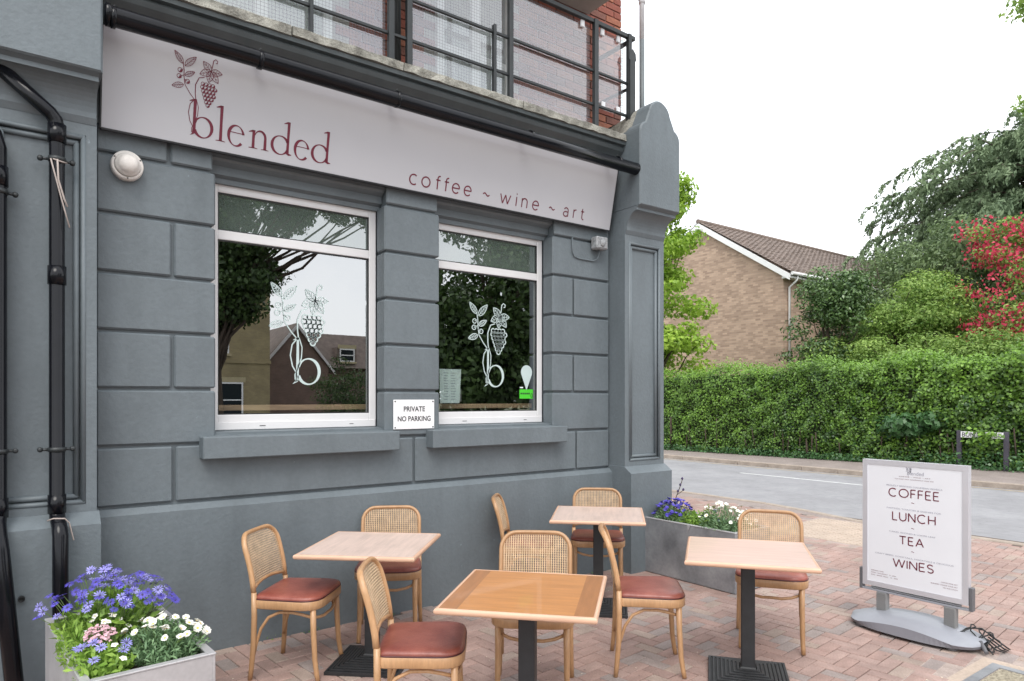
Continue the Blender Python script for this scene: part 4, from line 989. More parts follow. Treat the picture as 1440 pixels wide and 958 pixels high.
# ------------------------------------------------------------------ tables
def make_table(loc, rz, topm, label, bands=False, size=.685):
    t = thing('cafe_table', (*loc, .0015), label, 'table', math.radians(rz), 'square cafe tables on the paving'); h = size / 2
    mb = MB(); e = .014
    if bands: mb.box(-h + .095, h - .095, -h + e, h - e, .706, .7300)
    else: mb.box(-h + e, h - e, -h + e, h - e, .706, .7300)
    mb.build('table_top', topm, t)
    if bands:
        for s in (-1, 1):
            mb = MB(); a, b = sorted((s * (h - e), s * (h - .095))); mb.box(a, b, -h + e, h - e, .706, .7298); mb.build('end_band', BROWNW, t)
    for k in range(4):
        mb = MB(); mb.prism([(-h, -h, 0), (h, -h, 0), (h - e, -h + e, 0), (-h + e, -h + e, 0)], (0, 0, 1)); V = []
        prof = [(0, .708), (-.003, .714), (-.003, .722), (0, .728), (e * .5, .7312), (e, .7302), (e, .704), (.004, .704)]
        mb = MB(); n = len(prof)
        for sx in (-1, 1): V += [(sx * (h - p[0]), -h + p[0], p[1]) for p in prof]
        mb.add(V, [(i, (i + 1) % n, n + (i + 1) % n, n + i) for i in range(n)], 0, True)
        o = mb.build('edge_strip', EDGEW, t); o.rotation_euler = (0, 0, k * PI / 2)
    mb = MB(); mb.box(-.038, .038, -.038, .038, .05, .695, 0, .004); mb.build('post', IRON, t)
    mb = MB(); mb.box(-.16, .16, -.03, .03, .693, .7035, 0, .003); mb.box(-.03, .03, -.16, -.03, .693, .7035, 0, .003); mb.box(-.03, .03, .03, .16, .693, .7035, 0, .003); mb.build('top_bracket', IRON, t)
    b = MB(); v = []; lev = []
    n = 8
    for k in range(n):
        r0 = .222 - k * .0228; z = .014 + k * .0055
        lev += [(r0, z - .0055 if k else 0), (r0, z + .004), (r0 - .004, z + .006), (r0 - .014, z + .006), (r0 - .0165, z)]
    lev.append((.04, .066)); lev.append((.02, .066))
    for r, z in lev: v += [(-r, -r, z), (r, -r, z), (r, r, z), (-r, r, z)]
    b.add(v, [(i * 4 + k, i * 4 + (k + 1) % 4, i * 4 + 4 + (k + 1) % 4, i * 4 + 4 + k) for i in range(len(lev) - 1) for k in range(4)] + [(0, 1, 2, 3)])
    b.build('ribbed_base', IRON, t)
    return t
make_table((1.80, 3.885), 47.5, PALEW, 'square pale table at left beside the grey wall', size=.70)
make_table((1.935, 2.50), -47.5, ORANGEW, 'square orange brown table with darker end bands at the front', True)
make_table((3.675, 3.855), 45, PALEW, 'square pale table farthest back beside the corner pillar', size=.69)
make_table((3.475, 2.39), 37.5, mat('pinkish_table_wood', (.62, .44, .37), .33, .12, 4, stretch=(9, 1, 9), fine=.05, coat=.3), 'square pinkish table at right in front of the metal trough', size=.69)

# ------------------------------------------------------------------ pavement board on its weighted base
ab = thing('pavement_board', (5.05, 2.15, 0), 'free standing poster board reading COFFEE LUNCH TEA WINES on a curved grey base', 'advertising board')
A = lambda s, v: (5.0245, s, v)
fr = MB(); y0, y1, z0, z1 = 1.81, 2.492, .272, 1.182; w = .034
def railp(a, b, c, d): fr.add([(5.03, *p) for p in (a, b, c, d)] + [(5.022, *p) for p in (a, b, c, d)] + [(5.07, *p) for p in (a, b, c, d)], [(4, 5, 6, 7), (8, 9, 10, 11), (4, 5, 9, 8), (5, 6, 10, 9), (6, 7, 11, 10), (7, 4, 8, 11)])
for q in (((y0, z0), (y1, z0), (y1 - w, z0 + w), (y0 + w, z0 + w)), ((y1, z0), (y1, z1), (y1 - w, z1 - w), (y1 - w, z0 + w)), ((y1, z1), (y0, z1), (y0 + w, z1 - w), (y1 - w, z1 - w)), ((y0, z1), (y0, z0), (y0 + w, z0 + w), (y0 + w, z1 - w))):
    fr = MB(); railp(*q); fr.build('frame_rail', ALU, ab, off='world')
mb = MB(); mb.box(5.026, 5.066, y0 + w - .002, y1 - w + .002, z0 + w - .002, z1 - w + .002); po = mb.build('poster', POSTER, ab, off='world')
flip = lambda f: (lambda s, v: f(-s, v))
B = flip(A)
for wd, sl, sr, vb, hh in (('COFFEE', 2.308, 1.985, .933, .056), ('LUNCH', 2.283, 2.008, .768, .057), ('TEA', 2.237, 2.082, .605, .054), ('WINES', 2.278, 2.020, .440, .054)):
    m = MB(); strokes(m, [CAP[c] for c in wd], B, -sl, vb, hh, .0074, sl - sr, .28 if wd != 'WINES' else .24); m.build('lettering', MAROON, po, recalc=False, off='world')
for v in (.899, .723, .562):
    m = MB(); ribbon(m, [(-2.159 + t * .002, v + .002 * math.sin(t / 9 * 2 * PI)) for t in range(10)], .0032, B); m.build('lettering', MAROON, po, recalc=False, off='world')
for body, sl, sr, v, h, mm in (('PROUDLY BREWING COLUMBIAN ARABICA', 2.325, 1.963, 1.004, .0105, PRINTG), ('PASTRIES, TOASTIES & SARNIES FOR', 2.323, 1.972, .842, .0115, PRINTG), ('CAKES, SCONES & LOOSE LEAF', 2.306, 2.006, .678, .0110, PRINTG), ('CRAFT BEERS, COCKTAILS, MOCKTAILS & DELICIOUS', 2.402, 1.897, .508, .0110, PRINTG),
                               ('COFFEE ~ WINE ~ ART', 2.24, 2.037, 1.074, .006, MAROON), ('TEA ROOM AND INDEPENDENT WINE BAR', 2.27, 2.017, 1.056, .006, MAROON), ('blended', 2.185, 2.08, 1.092, .024, PRINTG),
                               ('OPENING TIMES', 2.432, 2.345, .381, .007, MAROON), ('MON - SATURDAY   9 - 5PM', 2.432, 2.262, .365, .007, MAROON), ('SUN - BANK HOLS   10 - 4PM', 2.432, 2.250, .349, .007, MAROON),
                               ('COFFEE WINE ART', 1.972, 1.873, .389, .007, MAROON), ('BLENDED COFFEE WINE ART', 2.035, 1.873, .372, .007, MAROON), ('TEA AND LUNCH', 1.962, 1.873, .355, .007, MAROON)):
    text(body, 'lettering', po, mm, B, -sl, -sr, v, h, -.004)
m = emblem(lambda s, v: B(-2.196 + (s - .80) * .14, 1.104 + (v - .25) * .14), .006); m.build('emblem', PRINTG, po, recalc=False, off='world')
mb = MB(); mb.box(5.028, 5.064, 1.80, 2.50, .236, .250, 0, .002); mb.box(5.03, 5.062, 1.86, 2.44, .256, .262); mb.build('lower_bar', PLAST, ab, off='world')
for y in (2.506, 1.797):
    mb = MB(); mb.box(5.025, 5.068, y - .012, y + .012, .236, .39, 0, .004); mb.build('clamp', PLASTD, ab, off='world')
for y in (2.36, 1.92):
    mb = MB(); mb.box(5.02, 5.072, y - .035, y + .035, .10, .236, 0, .004)
    for i in range(8): mb.box(5.0185, 5.0225, y - .031, y + .031, .115 + i * .015, .122 + i * .015)
    mb.build('spring_post', mat('mid_grey_plastic', (.20, .20, .20), .5), ab, off='world')
    mb = MB(); mb.box(5.005, 5.09, y - .055, y + .055, .085, .104, 0, .006); mb.build('post_foot', PLAST, ab, off='world')
# base: a low crescent hump, thin at the tips, its front edge swept into an arch
mb = MB(); lo = MB(); N = 28; rows = []
def secs(s):
    w = (1 - abs(s) ** 3.2) ** .5 if abs(s) < 1 else 0
    y = 2.14 - s * .42; top = .058 + .072 * (1 - s * s); edge = .038 + .016 * (1 - s * s); xf = 4.80 + .02 * s * s + (1 - w) * .20; xk = 5.28 - (1 - w) * .20
    return y, top, edge, xf, xk
for i in range(N + 1):
    s = -1 + 2 * i / N; s = max(-.998, min(.998, s)); y, top, edge, xf, xk = secs(s); arch = .045 * max(0, 1 - (s / .72) ** 2)
    r = []
    prof = [(0, edge + arch * .55), (.06, edge + arch * .55 + .012), (.18, top * .8 + .01), (.35, top * .97), (.5, top), (.65, top * .97), (.82, top * .8 + .008), (.94, edge + .012), (1, edge), ]
    rows.append([(xf + (xk - xf) * t + (.045 * (arch / .045) if t == 0 else (.03 * (arch / .045) if t == .06 else 0)), y, z) for t, z in prof])
n = len(rows[0]); v = [p for r in rows for p in r]
mb.add(v, [(i * n + k, i * n + k + 1, (i + 1) * n + k + 1, (i + 1) * n + k) for i in range(N) for k in range(n - 1)], 0, True)
mb.build('base_shell', PLAST, ab, off='world', recalc=False)
v = []; 
for i in range(N + 1):
    s = max(-.998, min(.998, -1 + 2 * i / N)); y, top, edge, xf, xk = secs(s); r = rows[i]
    v += [r[0], (xf + .012, y, .022), (xk - .012, y, .022), r[-1]]
lo.add(v, [(i * 4 + k, i * 4 + k + 1, i * 4 + 5 + k, i * 4 + 4 + k) for i in range(N) for k in range(3)], 0, False)
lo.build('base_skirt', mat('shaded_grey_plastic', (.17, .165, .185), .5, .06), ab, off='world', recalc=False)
for y, x in ((2.44, 4.90), (1.86, 4.90), (2.44, 5.18), (1.86, 5.18)):
    mb = MB(); mb.lathe([(.03, 0), (.034, .006), (.034, .024), (.03, .03)], (x, y, .001), 12); mb.build('rubber_foot', PLASTD, ab, off='world')
cb = thing('coiled_cable', (5.08, 1.76, 0), 'coiled black security cable lying on the end of the poster board base', 'cable')
mb = MB(); P = []
for i in range(70):
    t = i / 69; a = t * 2 * PI * 3.3; r = .045 + .02 * math.sin(i * 1.3); P.append((5.06 + t * .03 + r * math.cos(a) * .9, 1.795 - t * .10 + r * math.sin(a), .085 + .05 * math.sin(a + 1) - t * .035))
mb.tube([(5.03, 1.93, .10), (5.0, 1.87, .085)] + P + [(5.03, 1.70, .03), (4.99, 1.66, .008)], .0045, 6)
for k in range(4): mb.tube([(5.09 + k * .014, 1.73, .05 + .012 * k), (5.03 + k * .03, 1.655 - .012 * k, .03), (5.09 + .03 * k, 1.63, .008)], .005, 6)
mb.build('cable', GASKET, cb, off='world')
mb = MB(); mb.tube([(5.02, 1.74, .06), (4.96, 1.685, .016)], .013, 8); mb.build('lock', PLASTD, cb, off='world')
#@@PLANTS

# ------------------------------------------------------------------ metal planters
def planter(loc, rz, label, m_in):
    t = thing('metal_planter', loc, label, 'planter', math.radians(rz), 'metal flower troughs'); w, l, h, k = .25, .52, .50, .012
    for s in (-1, 1):
        mb = MB(); a, b = sorted((s * w, s * (w - k))); mb.box(a, b, -l, l, 0.004, h, 0, .002); mb.build('side_panel', m_in, t)
        mb = MB(); a, b = sorted((s * l, s * (l - k))); mb.box(-w + k, w - k, a, b, 0.004, h, 0, .002); mb.build('end_panel', m_in, t)
    mb = MB()
    for s in (-1, 1):
        a, b = sorted((s * (w + .003), s * (w - .032))); mb.box(a, b, -l - .003, l + .003, h + .0005, h + .009, 0, .002)
        a, b = sorted((s * (l + .003), s * (l - .032))); mb.box(-w + .032, w - .032, a, b, h + .0005, h + .009, 0, .002)
    mb.build('rim', ZINCL, t)
    mb = MB(); mb.box(-w + k, w - k, -l + k, l - k, .05, h - .05); mb.build('soil', SOIL, t)
    return t
LP = planter((.440, 3.672, .0015), 4.5, 'pale grey metal planter of violet and white flowers at bottom left', ZINCL)
RP = planter((5.075, 3.965, .0015), 0.5, 'dark grey metal trough planter beside the corner pillar', ZINC)
mb = MB(); mb.prism([(-.256, -.07, .505), (-.256, -.03, .505), (-.256, -.045, .45)], (-.004, 0, 0)); mb.build('corner_tab', ZINCL, RP)

def flower_mesh(name, np_, r0, r1, wid, pm, em, er, lift=.0, layers=1, eh=.3):
    mb = MB()
    for L in range(layers):
        for i in range(np_):
            a = 2 * PI * (i + .5 * L) / np_ + random.uniform(-.1, .1); c, s = math.cos(a), math.sin(a); R = r1 * random.uniform(.86, 1.08); z1 = lift * R + random.uniform(-.12, .12) * R + L * .002
            w = wid * random.uniform(.8, 1.15); P = lambda r, t, z: (c * r - s * t, s * r + c * t, z)
            mb.add([P(r0, 0, 0), P(R * .6, -w / 2, z1 * .55 + .001), P(R * .95, -w * .22, z1), P(R * .95, w * .22, z1), P(R * .6, w / 2, z1 * .55 + .001)], [(0, 1, 2, 3, 4)], 0)
    mb.lathe([(er, -.001), (er * .95, er * eh * .6), (er * .5, er * eh), (.0005, er * eh * 1.05)], (0, 0, 0), 10, 1)
    o = mb.build(name, [pm, em], None, recalc=False); me = o.data; bpy.data.objects.remove(o); return me
FV = [flower_mesh('violet_flower', 13, .003, .025, .0062, VIOL, DEYE, .0045, -.1) for _ in range(2)] + [flower_mesh('violet_flower', 12, .003, .026, .006, LAV, DEYE, .0045, .1) for _ in range(2)]
FD = [flower_mesh('daisy_flower', 14, .004, .0185, .0085, WPET, YEYE, .0065, .12, 2) for _ in range(2)] + [flower_mesh('daisy_flower', 16, .003, .016, .008, WPET, YEYE, .005, .35, 2)]
FS = [flower_mesh('small_white_flower', 5, .001, .014, .013, WPET, YEYE, .003, .1)]
FP = [flower_mesh('pink_flower', 5, .001, .008, .008, PINK, PINK, .003, .2)]
FB = [flower_mesh('tall_blue_flower', 9, .002, .020, .009, VIOL, DEYE, .006, .5, 2)]
def plant(name, base, label, rad, height, leafm, nl, lsize, aspect, flowers, cat='plant', heads=None, spread=1.0, stems=True, updir=.6, group=None):
    """a mound of leaves with flower heads on thin stems; base on the soil, rad=(rx,ry)"""
    t = thing(name, base, label, cat, group=group); rx, ry = rad
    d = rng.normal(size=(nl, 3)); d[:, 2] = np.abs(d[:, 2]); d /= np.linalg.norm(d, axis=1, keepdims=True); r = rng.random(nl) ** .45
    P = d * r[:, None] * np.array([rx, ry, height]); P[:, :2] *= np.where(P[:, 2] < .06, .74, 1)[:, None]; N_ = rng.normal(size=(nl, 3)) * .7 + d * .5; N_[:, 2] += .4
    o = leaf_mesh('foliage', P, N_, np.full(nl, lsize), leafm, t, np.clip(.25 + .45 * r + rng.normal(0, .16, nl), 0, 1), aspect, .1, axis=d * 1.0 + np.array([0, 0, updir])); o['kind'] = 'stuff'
    sm = MB()
    if flowers:
        metas, n, ext = flowers; pts = []
        for i in range(n):
            if heads: p = heads(i)
            else:
                a = random.uniform(0, 2 * PI); q = math.sqrt(random.random()) * spread; p = (rx * q * math.cos(a), ry * q * math.sin(a), height * math.sqrt(max(.05, 1 - min(q, 1) ** 2)) * random.uniform(.9, 1.05) + ext * random.uniform(.3, 1.2))
            tl = Vector((p[0] / rx * .5 + random.gauss(0, .35) - .1, p[1] / ry * .5 + random.gauss(0, .35) - .25, 1.0)).normalized()
            f = bpy.data.objects.new('flower', random.choice(metas)); COL.objects.link(f); f.parent = t; f.location = p
            f.rotation_euler = tl.to_track_quat('Z', 'Y').to_euler(); s = random.uniform(.85, 1.15); f.scale = (s, s, s)
            if stems: b = Vector((p[0] * .45, p[1] * .45, 0)); m = b.lerp(Vector(p), .6) + Vector((random.uniform(-.01, .01), random.uniform(-.01, .01), 0)); sm.tube([b, m, Vector(p) - tl * .003], .0014, 4, cap=False)
    for i in range(8): a = random.uniform(0, 2 * PI); sm.tube([(0, 0, -.02), (rx * .3 * math.cos(a), ry * .3 * math.sin(a), height * .4), (rx * .6 * math.cos(a), ry * .6 * math.sin(a), height * .75)], .0025, 5)
    sm.build('stem', STEMM, t, recalc=False); return t
def vhead(i):
    a = random.uniform(0, 2 * PI); q = random.random() ** .5
    x = .30 * q * math.cos(a); y = .29 * q * math.sin(a); return (x, y, .15 + .165 * (1 - q ** 2) + random.uniform(-.04, .03))
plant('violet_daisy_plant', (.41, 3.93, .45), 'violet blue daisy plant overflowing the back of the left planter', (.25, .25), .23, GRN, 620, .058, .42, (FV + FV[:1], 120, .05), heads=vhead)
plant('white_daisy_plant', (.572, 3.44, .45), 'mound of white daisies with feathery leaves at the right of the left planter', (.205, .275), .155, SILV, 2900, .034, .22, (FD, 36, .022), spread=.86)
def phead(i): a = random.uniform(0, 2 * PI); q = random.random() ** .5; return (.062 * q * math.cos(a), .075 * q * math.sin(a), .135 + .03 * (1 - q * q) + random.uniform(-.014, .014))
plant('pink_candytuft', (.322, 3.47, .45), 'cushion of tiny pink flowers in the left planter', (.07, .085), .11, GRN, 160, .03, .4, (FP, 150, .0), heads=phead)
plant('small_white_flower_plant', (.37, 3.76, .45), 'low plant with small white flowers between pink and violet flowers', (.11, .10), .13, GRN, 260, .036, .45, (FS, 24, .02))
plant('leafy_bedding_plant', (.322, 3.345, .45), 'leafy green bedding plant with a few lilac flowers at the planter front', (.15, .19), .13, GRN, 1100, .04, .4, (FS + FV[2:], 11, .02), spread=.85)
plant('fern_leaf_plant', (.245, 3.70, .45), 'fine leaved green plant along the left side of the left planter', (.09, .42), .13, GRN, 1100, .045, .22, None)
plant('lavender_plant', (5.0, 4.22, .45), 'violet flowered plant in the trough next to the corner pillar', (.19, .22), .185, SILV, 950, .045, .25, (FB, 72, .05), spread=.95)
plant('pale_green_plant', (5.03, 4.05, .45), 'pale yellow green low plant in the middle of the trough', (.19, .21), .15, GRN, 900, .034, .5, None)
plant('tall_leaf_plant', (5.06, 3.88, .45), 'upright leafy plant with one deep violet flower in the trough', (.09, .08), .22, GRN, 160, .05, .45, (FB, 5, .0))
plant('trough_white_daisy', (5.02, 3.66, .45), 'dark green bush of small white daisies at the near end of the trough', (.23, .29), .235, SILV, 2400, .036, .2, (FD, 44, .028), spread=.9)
sp = thing('seed_stalk', (5.10, 4.34, .45), 'single dark seed stalk rising above the trough against the road', 'plant stalk')
mb = MB(); mb.tube([(0, 0, 0), (.02, -.02, .2), (.05, -.06, .34), (.06, -.075, .40)], .004, 5); mb.tube([(.03, -.03, .25), (.07, -.08, .30)], .003, 5); mb.build('stem', BARK, sp)
for p in ((.06, -.075, .41), (.05, -.06, .35), (.07, -.08, .305), (.035, -.045, .29)):
    mb = MB(); mb.lathe([(.003, -.012), (.012, 0), (.006, .012), (.001, .016)], p, 8); mb.build('seed_head', DEYE, sp)

# ------------------------------------------------------------------ across the road: hedge, shrubs, trees
hline = [(16.3, 22), (16.7, 16), (17.25, 12), (17.65, 9), (18.2, 6), (18.9, 3.0), (19.4, -2)]
def hpos(t):
    n = len(hline) - 1; k = min(int(t * n), n - 1); u = t * n - k; a, b = hline[k], hline[k + 1]
    return a[0] + (b[0] - a[0]) * u, a[1] + (b[1] - a[1]) * u
hd = thing('clipped_hedge', (17.5, 9, 0), 'long dense clipped green hedge along the far pavement', 'hedge')
n = 92000; T = rng.random(n); XY = np.array([hpos(t) for t in T]); kind = rng.random(n)
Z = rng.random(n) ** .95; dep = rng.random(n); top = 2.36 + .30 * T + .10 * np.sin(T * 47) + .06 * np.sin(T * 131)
def waves(y, z, lo, hi, k, seed):
    r = np.random.default_rng(seed); o = 0
    for _ in range(k):
        f = r.uniform(lo, hi); a = r.uniform(0, 2 * PI); o = o + np.sin(f * (np.cos(a) * y + np.sin(a) * z * 1.2) + r.uniform(0, 6.28))
    return o / math.sqrt(k)
bump = .09 * waves(XY[:, 1], Z * 2.5, 1.5, 4, 6, 1) + .10 * waves(XY[:, 1], Z * 2.5, 6, 16, 10, 2)
face = kind < .74
px = np.where(face, XY[:, 0] + bump - rng.exponential(.05, n) + .04 + .26 * dep ** 2 + .10 * Z, XY[:, 0] + .1 + dep * 1.3)
pz = np.where(face, Z * top, top + rng.normal(0, .07, n) + bump * .7)
P = np.column_stack([px - 17.5, XY[:, 1] - 9, np.maximum(pz, .02)])
Nn = np.where(face[:, None], [-1, -.15, .55], [-.3, -.1, 1.]) + rng.normal(size=(n, 3)) * .5
patch = .10 * waves(XY[:, 1], Z * 2.5, .6, 2.2, 6, 3) + .10 * waves(XY[:, 1], Z * 2.5, 4, 11, 8, 4)
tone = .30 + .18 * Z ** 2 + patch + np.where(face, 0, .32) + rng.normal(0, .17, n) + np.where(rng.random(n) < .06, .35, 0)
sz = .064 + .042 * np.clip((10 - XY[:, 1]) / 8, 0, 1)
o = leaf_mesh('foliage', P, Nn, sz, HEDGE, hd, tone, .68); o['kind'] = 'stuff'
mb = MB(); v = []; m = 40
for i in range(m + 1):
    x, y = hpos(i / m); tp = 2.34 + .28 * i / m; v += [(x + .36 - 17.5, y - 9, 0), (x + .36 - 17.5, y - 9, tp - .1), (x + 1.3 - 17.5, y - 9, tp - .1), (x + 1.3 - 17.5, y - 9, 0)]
mb.add(v, [(i * 4 + k, i * 4 + k + 1, i * 4 + 5 + k, i * 4 + 4 + k) for i in range(m) for k in range(3)]); mb.build('light_block_core', CORE, hd)  # solid dark core added behind the leaves to block light
mb = MB()
for i in range(60): x, y = hpos(random.random()); mb.tube([(x + random.uniform(-.02, .15) - 17.5, y - 9, 0), (x + random.uniform(-.05, .1) - 17.5, y + random.uniform(-.1, .1) - 9, random.uniform(.4, 1.1))], .018, 5)
mb.build('stems', BARK, hd, recalc=False)['kind'] = 'stuff'
# low weeds and ivy at the foot of the hedge
n = 6000; T = rng.random(n); XY = np.array([hpos(t) for t in T]); wv = .12 + .25 * np.clip((9 - XY[:, 1]) / 5, 0, 1)
P = np.column_stack([XY[:, 0] - rng.random(n) ** 1.5 * wv * 2.2, XY[:, 1], .02 + rng.random(n) ** 2 * wv * 1.4])
o = leaf_mesh('ground_ivy', P, rng.normal(size=(n, 3)) * .6 + np.array([-.4, 0, .8]), np.full(n, .07), MAPLE, None, None, .8); o['kind'] = 'stuff'
o = tag(o, 'low ivy and weeds creeping along the foot of the hedge', 'ivy')
def mound(name, loc, label, cat, els, nleaf, ls, lm, **k): return tree(name, loc, label, cat, els, k.pop('nclump', 26), k.pop('csize', .6), nleaf, ls, lm, k.pop('trunk_r', .06), **k)
mound('laurel_bush', (18.15, 8.1, 0), 'broad leaved dark blue green bush growing out of the hedge behind the poster board', 'bush', [(-.10, 0, 1.0, .35, 1.0, .65), (-.05, -.6, .8, .3, .6, .5)], 1500, .17, MAPLE, nclump=14, csize=.38, aspect=.75, droop=.6)
mound('bramble_bush', (18.85, 4.5, 0), 'rambling green bush swallowing the street name plate', 'bush', [(-.1, .5, 1.5, .5, 1.8, 1.1), (.4, -1.0, 1.7, .6, 1.3, 1.3)], 4200, .10, HEDGE, nclump=30, csize=.5, aspect=.7)
tree('lime_green_tree', (18.6, 16.7, 0), 'bright lime green young tree rising beside the corner pillar', 'tree', [(0, 0, 3.2, 2.4, 2.3, 1.5), (0, 0, 4.6, 2.3, 2.2, 1.8), (0, .1, 6.7, 1.8, 1.7, 1.6), (.1, .1, 8.6, 1.1, 1.2, 1.4)], 100, .66, 22000, .16, LIME, .13, aspect=.7, flat=.8)
tree('holly_tree', (22.9, 12.55, 0), 'dark glossy evergreen bush tree in front of the brick house corner', 'tree', [(0, 0, 3.2, 1.35, 1.5, 2.3), (.1, -.3, 5.0, .9, 1.0, 1.15)], 70, .5, 15000, .125, HOLLY, .12, aspect=.55)
tree('grey_green_tree', (28.6, 12.0, 0), 'grey green leafy tree below the conifer', 'tree', [(0, .6, 5.7, 2.0, 2.2, 2.2), (0, -1.6, 6.3, 2, 2.2, 2), (0, -4, 6.0, 2, 2, 2.2)], 90, .8, 20000, .18, SAGE, .15, aspect=.45)
tree('light_green_maple', (24.3, 10.6, 0), 'spreading light green maple shrub above the middle of the hedge', 'shrub', [(-.4, 1.3, 3.1, 1.6, 1.6, 1.1), (0, 0, 4.1, 1.6, 1.6, 1.2), (.3, -.8, 4.6, 1.5, 1.0, 1.2)], 110, .62, 26000, .125, SHRUB, .10, aspect=.42, up=.8, flat=.72)
tree('green_maple', (22.6, 8.0, 0), 'mid green layered shrub just over the hedge below the red blossom', 'shrub', [(-.6, 1.9, 2.8, 1.2, 1.5, .75), (0, 0, 2.9, 1.4, 1.6, .75), (.2, -1.9, 2.35, 1.4, 1.5, .75)], 90, .52, 20000, .12, SHRUB, .09, aspect=.44, up=.8, flat=.72)
tree('red_hawthorn', (25.6, 7.45, 0), 'hawthorn tree covered in crimson blossom at the right edge', 'tree', [(-.2, .1, 4.7, 1.6, 1.8, 1.6), (.3, .8, 6.5, 1.2, 1.6, 1.0), (.2, -1.4, 4.8, 1.6, 1.5, 2.0), (-1.2, -.1, 3.5, 1.0, 1.7, .9)], 92, .55, 12000, .12, SHRUB, .12, aspect=.5, flat=.8, flowers=(RED, 400, .105, .20, lambda c: rng.random() < (.95 if c[2] < 4.4 else .55)))
# drooping conifer: boughs carrying hanging branchlets set with small sprays
def conifer(loc, label, H, R, nb):
    t = thing('conifer_tree', loc, label, 'tree'); Ps, Ns, Ax, To = [], [], [], []; mb = MB(); limb(mb, (0, 0, 0), (0, 0, H), .34, .05, 10, .004)
    for i in range(nb):
        h = 2.0 + (H - 2.6) * rng.random() ** .9; a = rng.random() * 2 * PI; L = R * (1 - (h / H) ** 3.6) ** .8 * rng.uniform(.42, 1.17) + .5
        d = np.array([math.cos(a), math.sin(a), 0]); side = np.array([-d[1], d[0], 0]); m = 9; rise = rng.uniform(.02, .34)
        bx = np.array([np.array([0, 0, h]) + d * L * k / m + np.array([0, 0, L * (rise * math.sin(k / m * 2.4) - .14 * (k / m) ** 2)]) + side * .08 * L * math.sin(k * .9 + i) * k / m for k in range(m + 1)])
        if i % 3 == 0: mb.tube([tuple(p) for p in bx], [.05 * (1 - k / m) + .01 for k in range(m + 1)], 5, cap=False)
        tone = rng.normal(.42, .1)
        for b in range(int(9 + L * 1.9)):
            q = .22 + .78 * rng.random() ** .8; st = np.array([np.interp(q * m, range(m + 1), bx[:, c]) for c in range(3)])
            sd = rng.normal() ; out = d * rng.uniform(.2, 1) + side * sd * .8; out = out / np.linalg.norm(out); ln = rng.uniform(.5, 1.25)
            k = 21; u = (np.arange(k) + rng.random(k)) / k
            P = st + out[None] * (ln * u * (1 - .35 * u))[:, None] + np.array([0, 0, -1.0])[None] * (ln * .75 * u ** 1.7)[:, None] + rng.normal(size=(k, 3)) * .045
            Ps.append(P); Ns.append(rng.normal(size=(k, 3)) + np.array([0, 0, .5])); Ax.append(out[None] * (1 - u)[:, None] * .8 + np.array([0, 0, -1.0])[None] * (.3 + u)[:, None])
            To.append(tone + .30 * (.6 - u) + .22 * (q - .6) + rng.normal(0, .1, k))
    P = np.concatenate(Ps)
    o = leaf_mesh('crown', P, np.concatenate(Ns), np.full(len(P), .24), CONIF, t, np.concatenate(To), .40, .04, axis=np.concatenate(Ax)); o['kind'] = 'stuff'
    mb.build('trunk', BARK, t, recalc=False)
conifer((40.4, 11.0, 0), 'tall conifer with drooping grey green sprays at upper right', 15.0, 9.6, 640)
tree('overhanging_tree', (17.9, 1.5, 0), 'tree outside the frame whose leafy twig tips hang in at the top right', 'tree', [(0, 1.9, 11.0, 2.6, 2.5, 1.2), (0, 1.7, 10.9, 2.4, 2.4, 1.1), (-.1, 3.6, 8.0, .3, .4, .25), (-.1, 3.7, 10.15, .35, .5, .25)], 96, .25, 2000, .12, SHRUB, .2, aspect=.6)

# street name plate in the hedge
sn = thing('street_name_plate', (18.02, 6.18, 0), 'white street name plate on two dark posts half hidden in the hedge', 'street sign')
for y in (6.66, 5.72):
    mb = MB(); mb.box(17.93, 17.99, y - .05, y + .05, 0, .88, 0, .006); mb.build('post', mat('dark_post', (.07, .065, .085), .6, .2, 5), sn, off='world')
mb = MB(); mb.box(17.90, 17.925, 5.76, 6.61, .72, .86, 0, .004); mb.build('plate', WHITEP, sn, off='world')
text('BUN', 'lettering', sn, PRINTK, lambda s, v: (17.898, -s, v), -6.58, -6.32, .74, .10, .01); text('SE', 'lettering', sn, PRINTK, lambda s, v: (17.898, -s, v), -5.93, -5.79, .74, .10, .01)
P = np.column_stack([rng.normal(17.84, .05, 190), rng.normal(6.13, .15, 190), rng.normal(.74, .10, 190)])
o = leaf_mesh('leafy_spray', P, rng.normal(size=(190, 3)) * .5 + np.array([-.8, 0, .6]), np.full(190, .09), HEDGE, None, None, .7); o['kind'] = 'stuff'

